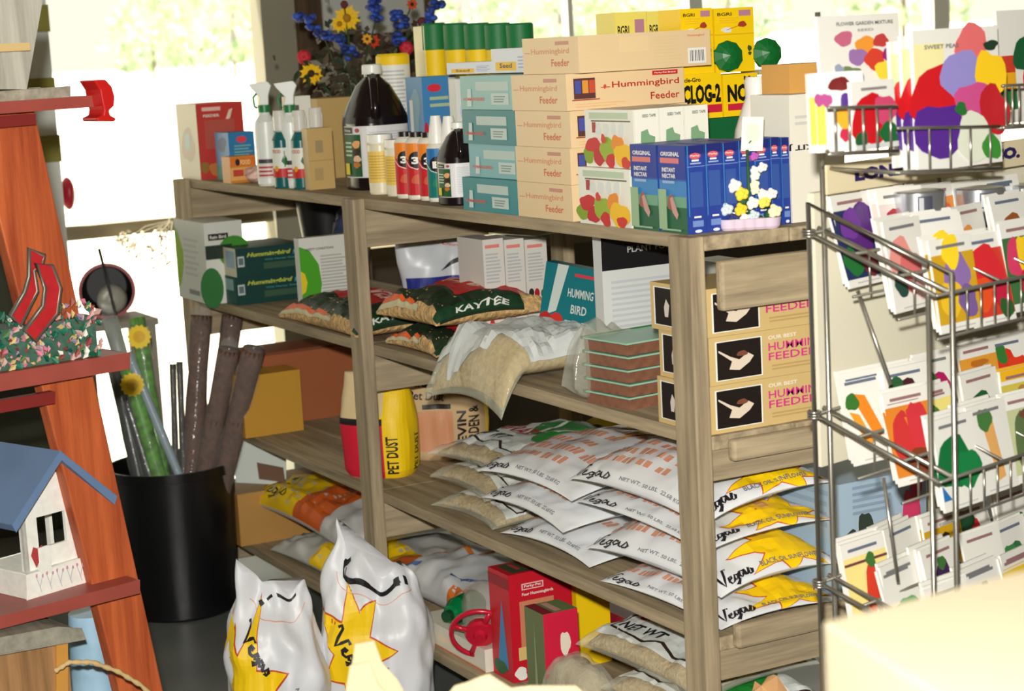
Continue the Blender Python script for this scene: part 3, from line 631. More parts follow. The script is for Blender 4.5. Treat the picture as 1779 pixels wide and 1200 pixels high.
# ================================================================== bags
NG = 36
def pillow(lx, ly, h, seed=0, wr=.005, droop=None, sag=.0, pin=.07, soft=.42, pw=3):
    so = V3((seed*3.1, seed*1.7, 0))
    def F(a, b, top=True):
        s = math.sin(PI/2*(2*a-1)); t = math.sin(PI/2*(2*b-1))
        pr = max(0, (1-abs(s)**pw)*(1-abs(t)**pw))**soft
        x = lx/2*s*(1-pin*(1-t*t)); y = ly/2*t*(1-pin*(1-s*s))
        seam = .38*h*(1-.45*(s*t)**2)
        n1 = noise.noise(V3((x*16, y*16, 0))+so); n2 = noise.noise(V3((x*45, y*45, 2))+so)
        ed = max(abs(s), abs(t))
        w = wr*(n1*1.6+n2*(.5+1.2*ed**4))
        if top: z = seam+(h-seam)*pr+w*min(1, pr*2.2)
        else: z = seam*(1-pr)
        if droop: 
            e, k = droop
            if y < e: z -= (e-y)*k*(1+.6*(e-y)/max(.001, ly/2+e))
        return V3((x, y, z))
    G = {}
    def g(i, j):
        if (i, j) not in G: G[(i, j)] = F(i/NG, j/NG)
        return G[(i, j)]
    def PF(a, b):
        a = min(1, max(0, a)); b = min(1, max(0, b)); i = min(NG-1, int(a*NG+1e-7)); j = min(NG-1, int(b*NG+1e-7)); u = a*NG-i; v = b*NG-j
        return (g(i, j)*(1-u)+g(i+1, j)*u)*(1-v)+(g(i, j+1)*(1-u)+g(i+1, j+1)*u)*v
    def fn(a, b):
        e = .004; P = PF(a, b); A = F(min(1, a+e), b)-F(max(0, a-e), b); B = F(a, min(1, b+e))-F(a, max(0, b-e))
        n = A.cross(B); n = n.normalized() if n.length > 1e-9 else V3((0, 0, 1))
        return P, n
    return F, fn
def pgrid(b, F, m, n=NG, mb=None):
    vs = []; 
    for top in (True, False):
        for j in range(n+1):
            for i in range(n+1): vs.append(F(i/n, j/n, top))
    N = (n+1)**2; fs = []; fb = []
    for j in range(n):
        for i in range(n):
            k = j*(n+1)+i; fs.append((k, k+1, k+n+2, k+n+1)); fb.append((N+k, N+k+n+1, N+k+n+2, N+k+1))
    b.add(vs, fs+fb, m, True)
VEG = [[(0, .72), (.04, .95), (.11, .93), (.13, .5), (.16, .08), (.25, .5), (.36, .98), (.44, .92)],
       [(.33, .3), (.42, .4), (.43, .52), (.36, .5), (.33, .25), (.38, .08), (.46, .14), (.5, .3)],
       [(.61, .45), (.54, .52), (.5, .34), (.54, .16), (.6, .3), (.63, .5), (.6, 0), (.54, -.25), (.49, -.15), (.64, .12)],
       [(.76, .45), (.7, .52), (.66, .3), (.7, .12), (.76, .3), (.78, .5), (.79, .16), (.84, .12)],
       [(.84, .12), (.91, .52), (.96, .3), (.93, .1), (.86, .08)]]
def vegas(x, y, w, h, rot=0, col=(24, 20, 30), wd=.0045, asp=1.0):
    out = []
    for st in VEG:
        pts = []
        for (a, b_) in st:
            a *= w; b_ *= h; pts.append((x+a*math.cos(rot)-b_*math.sin(rot)/asp, y+a*math.sin(rot)*asp+b_*math.cos(rot)))
        out.append(('s', pts, wd, col))
    return out
def words(x, y, w, h, nl, nw, col, rot=0, seed=0):
    R = random.Random(seed); out = []
    for i in range(nl):
        xx = 0
        while xx < w*(1-.1*i % .3):
            ww = R.uniform(.1, .26)*w
            q = [(xx, -i*h), (xx+ww, -i*h), (xx+ww, -i*h+h*.55), (xx, -i*h+h*.55)]
            n_ = max(2, int(ww/(w*.05))); 
            for kk in range(n_):
                a0 = xx+ww*kk/n_; a1 = xx+ww*(kk+.72)/n_; hh = h*(.5 if R.random() < .5 else .62)
                pp = [(a0, -i*h), (a1, -i*h), (a1, -i*h+hh), (a0, -i*h+hh)]
                out.append([(x+a*math.cos(rot)-c*math.sin(rot), y+a*math.sin(rot)+c*math.cos(rot)) for a, c in pp])
            xx += ww+.04*w
    return [('w', out, col)]
def flat_bag(name, label, cat, x0, x1, y0, y1, z0, h, m, els=[], els2=[], group=None, rz=0, seed=0, droop=None, wr=.005, inner=None, tilt=0, step=1/NG, pin=.07, soft=.42, pw=3):
    lx, ly = x1-x0, y1-y0; F, fn = pillow(lx, ly, h, seed, wr, droop, pin=pin, soft=soft, pw=pw)
    b = MB(); pgrid(b, F, m)
    if els: b.art(fn, lx, ly, els, step, .0007)
    if els2: b.art(lambda u, v: fn(1-v, u), ly, lx, els2, step, .0007, base=len(els))
    loc = ((x0+x1)/2, (y0+y1)/2, z0)
    if inner:
        t = root(name, loc, rz); tag(t, label, cat, group); b.build('bag_film', t)
        F2, f2 = pillow(lx*.9, ly*.9, h*.93, seed, wr, droop, pin=pin); bb = MB(); pgrid(bb, F2, inner, 26); bb.build('bag_contents', t, (0, 0, .002))
        t.rotation_euler = (tilt, 0, rz); return t
    o = b.build(name, None, loc, (tilt, 0, rz)); tag(o, label, cat, group); return o
BW = mat((226, 228, 230), .32, bump=.15, scale=14)
OR_ = (214, 150, 120)
def vegbag(label, x0, x1, y0, y1, z0, h, seed, rz=0, starpos=(.78, .72), side=True, **k):
    st = star(starpos[0], starpos[1], .29, .14, 8, .2+seed, .8, seed)
    e1 = [('p', star(starpos[0], starpos[1], .303, .15, 8, .2+seed, .8, seed), (200, 70, 40)), ('p', st, YEL)]
    e1 = e1+words(.16, .58, .5, .085, 5, 4, OR_, 0, seed)
    e1 += vegas(.1, .07, .28, .12, 0, asp=1)+[('t', 'NET WT. 50 LBS.  22.68 KG', .42, .095, .3, .035, (120, 122, 130), .02)]
    e2 = vegas(.12, .06, .26, .12)+[('t', 'BLACK OIL SUNFLOWER', .42, .085, .32, .035, (110, 112, 120), .02)]
    return flat_bag('seed_bag', label, 'bag', x0, x1, y0, y1, z0, h, BW, e1, e2 if side else [], 'white star bags', rz, seed, soft=.62, pw=2.2, pin=.05, **k)
# right stack (four bags) at the near post
hR = .071
spec = [('bottom', -.32, .06, .0, .258), ('second from the bottom', -.40, .055, -.005, .256), ('third from the bottom', -.36, .06, .0, .258), ('topmost', -.40, .055, -.012, .256)]
hst = (.052, .088, .046, .084); zst = (.001, .054, .143, .19); tl = (0, .04, .06, .13)
spec = [spec[0], spec[2], spec[1], spec[3]]
for k, (w_, a, b_, c, d) in enumerate(spec):
    w_ = ('bottom', 'second from the bottom', 'third from the bottom', 'topmost')[k]
    vegbag('white yellow star seed bag, %s in the stack by the near post' % w_, a, b_, c, d, Z3+zst[k], hst[k], k+1, rz=(.02, .03, -.04, -.02)[k], tilt=tl[k], starpos=(.8, .62))
spec = [('bottom', -.74, -.40, .015, .40), ('middle', -.79, -.43, -.005, .38), ('topmost', -.80, -.44, .0, .38)]
for k, (w_, a, b_, c, d) in enumerate(spec):
    vegbag('white seed bag, %s in the stack between the clear bags and the near stack' % w_, a, b_, c, d, Z3+k*.068+.001, .070, k+11, rz=(.03, -.03, .05)[k], tilt=(0, .02, .07)[k], starpos=(.6, .8), side=False)
# clear grass seed bags
SEED = mat((188, 160, 108), .8, bump=.6, scale=130, var=.3)
def grassbag(label, x0, x1, y0, y1, z0, h, seed, rz=0, **kw):
    els = [('r', .16, .2, .92, 1.0, (222, 226, 222)), ('s', [(.2, .86), (.2, .3), (.45, .25), (.52, .3), (.62, .24), (.88, .27), (.88, .9)], .006, (50, 34, 28)), ('b', .55, .62, .22, .16, seed, (22, 122, 44)), ('b', .68, .5, .14, .12, seed+3, (30, 140, 50)), ('s', [(.4, .7), (.5, .5), (.62, .52), (.66, .66)], .008, (220, 230, 220))]+\
          [('t', 'GRASS', .25, .42, .28, .09, (160, 30, 40), .03), ('t', 'NET WT', .25, .31, .25, .07, (30, 30, 34), .03)]
    return flat_bag('grass_seed_bag', label, 'bag', x0, x1, y0, y1, z0, h, film((225, 225, 205), .28), els, [], 'clear grass seed bags', rz, seed, inner=SEED, **kw)
for k, (w_, a, b_) in enumerate((('bottom', -1.06, -.78), ('middle', -1.09, -.80), ('topmost', -1.11, -.80))):
    grassbag('clear bag of tan grass seed, %s of the pile on the third shelf' % w_, a, b_, .012+k*.012, .40+k*.02, Z3+.001+k*.052, .053, 5+k, rz=(.02, -.05, .06)[k])
flat_bag('seed_bag', 'flat tan seed bag with a yellow and blue label behind the clear bags', 'bag', -1.02, -.68, .36, .49, Z3+.12, .06, mat((60, 56, 60), .5), [('r', .2, .1, .9, .9, YEL), ('b', .6, .5, .1, .2, 3, (30, 40, 110))], seed=3)
# second shelf, left bay
cpx('carton', 'white carton with green circle and black label, leftmost on the second shelf', 'box', -.036, Z2, 312, 364, 430, 388, (214, 216, 206),
    {'front': [('p', [(0, .1), (.12, .2), (.25, .45), (.25, .62), (.1, .85), (0, .9)], (150, 190, 60)), ('r', .38, .08, .72, .14, (140, 140, 130)), ('l', .3, .3, .8, .8, 7, (196, 198, 190))],
     'end': [('r', .1, .78, .62, .86, BLACK), ('e', .75, .62, .42, .2, (60, 140, 40)), ('r', 0, .55, .7, .72, (20, 40, 26)), ('t', 'Rain Bird', .14, .8, .42, .04, WHITE), ('e', .1, .2, .3, .25, (40, 110, 50))]}, rz=.0)
for k in range(2):
    y0g = .014; x1g = X(413+k*3, y0g, Z2); 
    carton('carton', 'dark green hummingbird feeder carton, %s of the two stacked in the left bay' % ('lower', 'upper')[k], 'box', X(372, y0g, Z2)+.0, x1g, y0g, Y(532, x1g, Z2), Z2+k*.0765, .076, (0, 56, 52),
           {'front': [('r', .0, .0, 1, 1, (30, 80, 76)), ('r', .55, .5, .9, .9, (150, 180, 180))] if k == 0 else [('r', 0, 0, 1, 1, (216, 210, 184)), ('r', .62, .3, .95, .9, (150, 180, 196)), ('e', .4, .12, .05, .05, BLACK)],
            'end': [('t', 'Hummingbird', .16, .62, .66, .2, (190, 200, 70), .03, .3), ('t', 'Feeder', .85, .62, .14, .16, (90, 190, 200), .03, .3), ('t', 'With Nectar Guard', .42, .5, .5, .06, (70, 150, 150)), ('r', .4, .2, .95, .42, (50, 84, 60)), ('r', .02, .35, .12, .72, (190, 200, 200)), ('r', .035, .42, .105, .66, (90, 110, 110))]}, 'green feeder cartons')
xw = -1.80
carton('carton', 'white instruction carton with a big green circle next to the green feeder cartons', 'box', xw-.03, xw, Y(528, xw, Z2), Y(616, xw, Z2), Z2, Z(411, xw, .1)-Z2, (216, 216, 206),
       {'end': [('p', [(0, .0), (.2, .02), (.34, .2), (.4, .42), (.36, .66), (.2, .84), (0, .9)], (70, 160, 30)), ('p', [(0, .3), (.08, .34), (.12, .45), (.08, .56), (0, .6)], (226, 200, 30)), ('t', 'SAFETY CONDITIONS', .12, .84, .55, .03, (60, 60, 60)), ('l', .4, .3, .95, .78, 12, (176, 178, 172))]})
def bucket(c, r0_, r1_, h, label, m, name='plant_pot'):
    o = MB().lathe([(r0_, 0), (r1_, h*.92), (r1_*1.06, h*.92), (r1_*1.06, h), (r1_*.95, h), (r0_*.9, .01)], m, n=28).build(name, None, c); tag(o, label, 'pot'); return o
pp = on(575, 500, Z2)
bucket((X(575, .38, Z2), .38, Z2), .055, .085, .26, 'tall black plastic pot at the back of the second shelf, left bay', mat((20, 20, 22), .4))
crumple('plastic_bundle', 'dark blue and white crumpled plastic bundle behind the green feeder cartons', 'bundle', (-2.22, .36, Z2), (.06, .05, .11), mat((52, 60, 92), .4, var=.8, scale=14), 4)
# peanut / wild bird food bags
NUT = mat((206, 168, 112), .7, bump=.8, scale=90, var=.35)
def kay(label, x0, x1, y0, y1, z0, h, seed, rz=0, tilt=0):
    els = [('r', .0, .12, 1, .9, (26, 46, 26)), ('p', [(.18, .42), (.7, .36), (.86, .8), (.28, .86)], (190, 36, 34)), ('t', 'KAYTEE', .28, .5, .42, .2, (240, 196, 180), .02, .2), ('r', .02, .09, .55, .14, (226, 96, 40)), ('r', .02, .035, .6, .085, (200, 190, 150))]
    els2 = [('r', .05, .03, .95, .14, (20, 60, 34)), ('t', 'KAYTEE', .28, .05, .34, .06, (230, 230, 220), .03, .2), ('r', .7, .0, 1, .2, NUT)]
    return flat_bag('bird_food_bag', label, 'bag', x0, x1, y0, y1, z0, h, NUT, els, els2, 'green and red bird food bags', rz, seed, wr=.008, tilt=tilt)
kay('bird food bag with a red label on the second shelf left of the middle post', X(508, .0, Z2), X(645, .0, Z2), -.035, .22, Z2+.002, .078, 2)
kay('bird food bag with a red label, lower of the two right of the middle post', X(676, .0, Z2), X(770, .0, Z2), -.01, .24, Z2+.001, .06, 6, -.03)
kay('bird food bag with a red label, upper of the two right of the middle post', X(668, .0, Z2+.06), X(762, .0, Z2+.06), -.015, .26, Z2+.062, .08, 9, .05)
# upright sacks
def sackmap(w, d, h, seed=0, ears=0, top=.15, wr=.006, neck=.9, n=3.0, bulge=.12, side=False):
    so = V3((seed*2.3, seed*5.1, 1))
    def R(c, s, zf):
        kz = 1-.10*(1-min(1, zf/.06))
        kx = kz*(1+bulge*.4*math.sin(PI*min(1, zf*1.15))) if zf < .75 else kz*(1+bulge*.4*math.sin(PI*min(1, zf*1.15)))*(1-(1-neck)*((zf-.75)/.25)**1.3)
        ky = kz*(1+bulge*math.sin(PI*min(1, zf*1.2))) if zf < .55 else kz*(1+bulge*math.sin(PI*min(1, zf*1.2)))*(1-(1-top)*((zf-.55)/.45)**1.2)
        x = w/2*c*kx; y = d/2*s*ky; z = zf*h
        tz = max(0, (zf-.6)/.4); z += tz*(ears*1.5*max(0, -c)**4 - ears*.9*math.exp(-((c-.35)/.4)**2) - ears*.7*max(0, c)**3 + ears*.25*math.sin(c*9+seed))
        x += tz*ears*.5*max(0, -c)**2
        nn = noise.noise(V3((x*10, y*10, z*9))+so)*1.5+noise.noise(V3((x*32, y*32, z*12))+so)
        k = wr*nn*(.6+zf)
        return V3((x+c*k, y+s*k, z))
    def fn(a, b):
        def P(a, b):
            c = max(-.999, min(.999, (2*a-1))); s = -(1-abs(c)**n)**(1/n); return R(c, s, b)
        e = .003; A = P(a+e, b)-P(a-e, b); B = P(a, min(1, b+e))-P(a, max(0, b-e)); N = A.cross(B)
        return P(a, b), (N.normalized() if N.length > 1e-9 else V3((0, -1, 0)))
    return R, fn
def sack(name, label, cat, c, rz, w, d, h, m, els=[], group=None, nu=72, nv=44, step=.035, els2=[], **kw):
    R, fn = sackmap(w, d, h, **kw); b = MB(); vs = []; n = kw.get('n', 3.0)
    for j in range(nv+1):
        for i in range(nu):
            a = 2*PI*i/nu; ca, sa = math.cos(a), math.sin(a); q = 1/((abs(ca)**n+abs(sa)**n)**(1/n)); vs.append(R(ca*q, sa*q, j/nv))
    fs = [(j*nu+i, j*nu+(i+1) % nu, (j+1)*nu+(i+1) % nu, (j+1)*nu+i) for j in range(nv) for i in range(nu)]
    fs.append(tuple(range(nu-1, -1, -1))); fs.append(tuple(nv*nu+i for i in range(nu)))
    b.add(vs, fs, m, True); b.art(fn, w, h, els, step, .0008)
    if els2:
        def f2(a, bb):
            def P(a, b_):
                s = max(-.999, min(.999, 2*a-1)); c_ = (1-abs(s)**n)**(1/n); return R(c_, s, b_)
            e = .003; A = P(a+e, bb)-P(a-e, bb); B = P(a, min(1, bb+e))-P(a, max(0, bb-e)); N = A.cross(B)
            return P(a, bb), (N.normalized() if N.length > 1e-9 else V3((1, 0, 0)))
        b.art(f2, d, h, els2, step, .0008)
    o = b.build(name, None, c, (0, 0, rz)); tag(o, label, cat, group); return o
# white and blue bag standing at the back of the second shelf
yb_ = .34
sack('seed_bag', 'white plastic bag with blue base at the back of the second shelf', 'bag', (X(772, yb_, Z2+.05), yb_, Z2), PI/2-.25, .20, .09, .225, mat((206, 210, 216), .35), [('r', 0, .0, 1, .44, (24, 40, 130)), ('p', [(.42, .5), (.98, .7), (.98, .82), (.5, .56)], (50, 44, 44)), ('t', 'Country', .48, .76, .3, .05, (206, 80, 50), .02, 0, .15), ('b', .15, .86, .14, .05, 4, (60, 64, 76))], seed=8, ears=.02, wr=.009)
# cherry cartons
for k, (a, b_) in enumerate(((848, 884), (885, 919), (920, 958))):
    x1 = -1.0; ya = Y(a, x1, Z2); yz = Y(b_, x1, Z2)
    carton('carton', 'white carton with small red cherry pictures on the second shelf, %s of three' % ['left', 'middle', 'right'][k], 'box', x1-.12, x1, ya+.001, yz, Z2, Z(417, x1, ya)-Z2, (214, 210, 202),
           {'end': [('r', .1, .92, .8, .95, (220, 130, 120)), ('l', .1, .6, .85, .88, 9, (180, 182, 186)), ('e', .2, .5, .12, .04, (40, 40, 36)), ('e', .45, .49, .12, .045, (170, 26, 40)), ('e', .72, .48, .1, .04, (70, 96, 50)), ('e', .3, .38, .1, .04, (170, 26, 40)), ('e', .65, .34, .12, .045, (150, 26, 36)), ('e', .25, .24, .12, .04, (190, 50, 50)), ('e', .6, .2, .12, .04, (170, 30, 40))]}, 'cherry cartons')
o = carton('sheet', 'loose white paper sheet on the cherry cartons', 'paper', -1.1, -.95, Y(890, -1.0, 1.1), Y(965, -1.0, 1.1), Z(417, -1.0, Y(850, -1.0, Z2))+.003, .002, (222, 226, 206), rz=.2)
# leaning teal carton
D_ = (V3((X(990, .17, Z2+.05), .17, Z2+.05))-CAM).dot(FW)
c = V3((X(990, .2, Z2+.05), .2, Z2+.035))
wt = .135; ht = .165; dt = .04
o = carton('carton', 'teal carton lettered humming bird feeder leaning between the white cartons', 'box', c.x-wt/2, c.x+wt/2, c.y-dt/2, c.y+dt/2, c.z, ht, (0, 104, 112),
       {'front': [('p', [(.2, 1), (.38, 1), (.26, .42), (.12, .36)], (186, 196, 190)), ('e', .1, .24, .12, .15, (170, 26, 30)), ('e', .28, .24, .13, .16, (190, 36, 30)), ('e', .28, .24, .04, .05, (220, 140, 30)), ('t', 'HUMMING', .42, .62, .42, .11, (190, 196, 190), .02), ('t', 'BIRD', .5, .42, .26, .11, (190, 196, 190), .02), ('t', 'FEEDER', .42, .22, .42, .11, (190, 196, 190), .02), ('r', .5, .88, .84, .92, (190, 50, 60))],
        'end': [('r', 0, 0, 1, 1, (0, 120, 134)), ('t', 'HUMMINGBIRD', .72, .25, .7*4, .4*.25, (206, 214, 210), .03, 0, PI/2), ('r', .5, .1, .8, .2, (190, 40, 50))]}, rz=.62)
o.rotation_euler = (-.05, .17, .62)
# white carton with black top and pink flowers
x1 = -.39; ya = Y(1056, x1, Z2)
carton('carton', 'white carton with a black top band and a pink flower behind the gold feeder cartons', 'box', x1-.03, x1, ya, Y(1230, x1, Z2), Z2+.0, T-BT-.012-Z2, (206, 208, 206),
       {'end': [('r', 0, .78, 1, 1, (14, 12, 16)), ('t', 'PLANT FOOD', .25, .88, .5, .04, (170, 170, 170), .02), ('l', .08, .4, .8, .72, 9, (188, 192, 196)), ('b', .3, .2, .17, .07, 3, (220, 110, 150)), ('b', .5, .16, .09, .05, 4, (200, 70, 120)), ('b', .12, .14, .08, .05, 4, (60, 50, 40))]})
carton('carton', 'white printed leaflet box beside the clear bag at the back of the second shelf', 'box', -.62, -.5, .42, .49, Z2, .2, (200, 200, 190))
# gold hummingbird cartons behind the near post
GOLD = (206, 178, 120)
gw_ = [('r', .0, 0, 1, 1, GOLD), ('r', .04, .08, .36, .9, WHITE), ('r', .05, .1, .35, .88, (24, 14, 12)), ('p', [(.06, .72), (.14, .56), (.2, .48), (.26, .6), (.3, .52), (.27, .4), (.2, .26), (.13, .3), (.15, .46), (.06, .68)], (222, 206, 186)), ('b', .22, .6, .035, .06, 3, (120, 70, 50)),
       ('t', 'OUR BEST', .4, .8, .2, .08, (232, 226, 210), .02), ('t', 'HUMMINGBIRD', .4, .56, .58, .17, PINK, .012), ('t', 'FEEDER', .4, .36, .34, .16, PINK, .012), ('l', .42, .14, .95, .28, 2, (186, 156, 100)), ('r', .86, .84, .98, .92, (30, 24, 24))]
gf = [('r', .06, .1, .52, .92, WHITE), ('r', .09, .12, .49, .9, (24, 14, 12)), ('p', [(.27, .3), (.33, .3), (.36, .55), (.3, .68), (.26, .5)], (210, 200, 190)), ('t', 'OUR BEST', .56, .76, .4, .08, WHITE, .02), ('t', 'HUMM', .56, .52, .42, .16, PINK, .012), ('t', 'FEEDER', .56, .34, .44, .15, PINK, .012)]
for k in range(3):
    x1 = .052; w = (.155, .15, .165)[k]; y0 = (.004, .008, .004)[k]
    carton('carton', 'gold feeder carton with pink lettering, %s of the stack behind the near post' % ['bottom', 'middle', 'topmost'][k], 'box', x1-w, x1, y0, .30, Z2+k*.0805, .08, GOLD, {'front': gf, 'end': gw_}, 'gold feeder cartons')
# suet cakes in film
sc = (X(1050, .12, Z2+.06), .12, Z2)
for k in range(5):
    t = root('suet_cake', (X(1092, .03, Z2)-.05+(.004*(k % 2)), .11, Z2+k*.0245), .12); tag(t, 'brown suet bar with a green and white label, %s in the pile' % ['bottom', 'second from the bottom', 'middle', 'second from the top', 'topmost'][k], 'bird food', 'suet bars')
    MB().box(-.062, -.10, 0, .062, .10, .019, mat((128, 86, 66), .5, var=.2, scale=60)).build('cake', t)
    b = MB().box(-.066, -.102, .0195, .064, .102, .0225, mat((150, 196, 170), .3)); b.box(-.068, -.104, .019, -.062, .104, .024, mat((24, 116, 50), .4))
    b.build('label', t)
flat_bag('film_bag', 'crumpled clear plastic wrap over the ends of the suet bars', 'bag', X(985, -.02, Z2), X(1066, .05, Z2), -.03, .12, Z2+.002, .135, film((190, 190, 175), .35), seed=21, wr=.022)
# clear bag with white label hanging over the shelf edge
F, fn = pillow(.31, .30, .092, 31, .012, (-.085, .8)); b = MB(); pgrid(b, F, film((214, 214, 190), .34))
b.art(fn, .31, .30, [('p', [(.16, .16), (.30, .2), (.34, .1), (.6, .22), (.64, .3), (.98, .34), (.98, 1), (.12, 1), (.06, .6), (.14, .5)], mat((206, 210, 208), .35, var=.1, scale=12)), ('s', [(.22, .25), (.26, .5), (.2, .75)], .003, (170, 176, 170))], 1/NG, .0009)
t = root('grass_seed_bag', (X(905, .08, Z2), .085, Z2+.004), .06); tag(t, 'clear bag of tan seed with creased white label drooping over the second shelf edge', 'bag')
b.build('bag_film', t); F2, f2 = pillow(.28, .275, .084, 31, .008, (-.085, .8)); b = MB(); pgrid(b, F2, mat((202, 172, 112), .75, bump=.5, scale=100, var=.2), 26); b.build('bag_contents', t)
# third shelf, left bay
xa = -1.80
carton('carton', 'mustard brown cardboard box on the third shelf behind the black bin', 'box', -2.21, -2.1, Y(427, -2.1, Z3), Y(528, -2.1, Z3), Z3, .165, (196, 146, 50), rz=0)
xb = -2.215
carton('carton', 'big terracotta brown cardboard box at the back of the third shelf', 'box', xb-.16, xb, Y(450, xb, Z3), Y(655, xb, Z3), Z3, Z(597, xb, .3)-Z3, (160, 92, 56), {'end': [('r', 0, .96, 1, 1, (120, 66, 40))]})
PAPER = mat((206, 176, 132), .8, bump=.35, scale=12)
sack('dust_bag', 'paper sack of garden dust with a red and yellow print right behind the middle post', 'bag', (X(658, .075, Z3), .085, Z3), -.05+PI/4, .17, .12, .245, mat((220, 196, 150), .7, bump=.2, scale=14),
     [('r', 0, 0, .7, .52, (214, 30, 56)), ('r', .0, .52, .7, .58, (30, 20, 20)), ('r', .7, 0, 1.0, .95, YEL), ('t', 'PET DUST', .88, .05, 2.1*.25, .1, BLACK, .03, 0, PI/2)], seed=4, top=.3, ears=.0, wr=.003,
     els2=[('r', 0, 0, 1, .97, YEL), ('t', 'PET DUST', .6, .05, .75, .09, BLACK, .03, 0, PI/2)])
sack('dust_bag', 'tan paper sack lettered garden and pet dust with folded top beside the yellow sack', 'bag', (X(766, .27, Z3), .29, Z3), PI/2-.55, .19, .12, .25, PAPER,
     [('r', .0, .1, .62, .5, (214, 152, 112)), ('t', 'SEVIN', .2, .86, .3, .08, BLACK, .02), ('t', 'Garden&', .08, .74, .42, .08, BLACK, .02, 0, -.1), ('t', 'Pet Dust', .1, .62, .42, .08, BLACK, .02, 0, -.1), ('r', .25, .52, .6, .565, (30, 24, 20)), ('t', 'SEVIN', .78, .1, .52, .09, (30, 24, 20), .03, 0, PI/2), ('t', 'GARDEN &', .92, .08, .6, .09, (30, 24, 20), .03, 0, PI/2)],
     seed=6, top=.2, ears=.0, wr=.008, els2=[('r', .3, .0, 1, .95, YEL)])
# bottom shelf and floor behind
flat_bag('seed_bag', 'white bag with yellow and orange label flopped at the left of the bottom shelf', 'bag', X(470, .1, Z4), X(650, .1, Z4), .03, .42, Z4+.078, .10, mat((206, 206, 204), .35), [('r', .12, .0, .48, .6, YEL), ('r', .48, .0, .66, .62, (214, 96, 30)), ('s', [(.2, .3), (.25, .5), (.3, .3), (.22, .25)], .008, BLACK)]+vegas(.2, .12, .2, .12), seed=13, wr=.010)
flat_bag('seed_bag', 'white bag lying under the yellow and orange labelled bag on the bottom shelf', 'bag', X(500, .05, Z4), X(675, .05, Z4), .0, .42, Z4+.002, .075, mat((196, 196, 190), .35), [('r', .42, .0, .7, .5, YEL), ('r', .7, .0, .8, .5, (206, 96, 30))], seed=14, wr=.010)
flat_bag('seed_bag', 'white bag with orange lettering right of the middle post on the bottom shelf', 'bag', X(690, .12, Z4), X(845, .12, Z4)+.04, .10, .46, Z4+.002, .12, mat((210, 212, 214), .32), [('s', [(.2, .75), (.3, .45), (.42, .42), (.45, .6), (.34, .62), (.22, .3)], .012, (214, 120, 40)), ('s', [(.5, .2), (.9, .35)], .006, (70, 90, 150)), ('r', .55, .0, .98, .16, (220, 110, 30)), ('s', [(.1, .1), (.3, .2)], .01, (80, 110, 170))], seed=15, wr=.01)
tz_ = Z(845, -2.2, .12)
carton('carton', 'tan cardboard box with tape standing on the bottom shelf at its left end', 'box', -2.4, -2.2, Y(414, -2.2, Z4+.1), .49, Z4, tz_-Z4, (186, 140, 76), {'end': [('r', .46, 0, .54, 1, (206, 170, 110))]})
b = MB(); tpc = V3((-2.205, Y(455, -2.205, tz_), tz_+.001)); tpd = (tpc-CAM).dot(FW)
P = [at(px, py, tpd)-tpc for px, py in ((410, 838), (404, 800), (420, 748), (432, 752), (440, 758), (497, 787), (497, 832), (470, 841))]
b.prism(P, FW*.004, mat((206, 214, 208), .7)); b.prism([at(px, py, tpd-.003)-tpc for px, py in ((446, 803), (492, 812), (496, 838), (450, 832))], FW*.002, mat((110, 80, 60), .8))
tag(b.build('torn_paper', None, tpc), 'torn white paper scrap with a brown patch on the tan box beside the black bin', 'paper')
def bottle_l(c, label):
    t = root('plastic_bottle', c, .5); tag(t, label, 'bottle'); M_ = Matrix.Rotation(PI/2, 4, 'X')
    MB().lathe([(.026, 0), (.032, .01), (.032, .075), (.02, .1), (.012, .105)], mat((0, 120, 64), .15, alpha=.9), M=M_, c=(0, .05, .032)).build('bottle_body', t)
    MB().lathe([(.0125, .105), (.0125, .12)], mat((20, 70, 40), .3), M=M_, c=(0, .05, .032)).build('cap', t)
sup = carton('seed_pack', 'white and green printed pack under the green bottle on the bottom shelf', 'packet', X(735, .03, Z4+.03), X(850, .03, Z4+.03), .02, .085, Z4, .05, (226, 222, 206), {'front': [('r', .0, .1, .12, .9, (0, 120, 70)), ('r', .3, .3, .8, .6, (240, 220, 190)), ('r', 0, 0, 1, .06, (214, 110, 60))]})
bottle_l((X(790, .05, Z4+.05), .075, Z4+.051), 'green translucent bottle lying on its side by the red feeder')
# red hummingbird feeder lying tilted
fc = V3((X(822, -.01, Z4), .01, Z4))
t = root('hummingbird_feeder', fc + V3((.06, .035, .012)), 0); tag(t, 'red plastic hummingbird feeder with a clear bottle, leaning against the red carton', 'feeder')
ft = Matrix.Translation((-.06, -.035, .055))@((-V3((CAM.x, CAM.y, 0))+V3((fc.x, fc.y, 0))).normalized()*.95+V3((0, .1, .45))).to_track_quat('Z', 'X').to_matrix().to_4x4()
rp = mat((190, 24, 50), .25)
b = MB(); Rr = .062
b.tube([ft@V3((Rr*math.cos(2*PI*k/32), Rr*math.sin(2*PI*k/32), .03)) for k in range(32)], .0055, rp, closed=True)
for k in range(4):
    a = k*PI/2+.4; b.tube([ft@V3((.02*math.cos(a), .02*math.sin(a), .03)), ft@V3((Rr*math.cos(a), Rr*math.sin(a), .03))], .006, rp)
b.build('perch_ring', t)
b = MB().lathe([(.03, .022), (.034, .03), (.03, .045), (.018, .055)], rp, M=ft); b.lathe([(.012, .012), (.016, .022), (.01, .03)], rp, M=ft); b.build('feeder_base', t)
MB().lathe([(.022, .05), (.04, .07), (.045, .12), (.04, .16), (.012, .178)], mat((210, 200, 190), .08, alpha=.25, spec=1), M=ft).build('nectar_bottle', t)
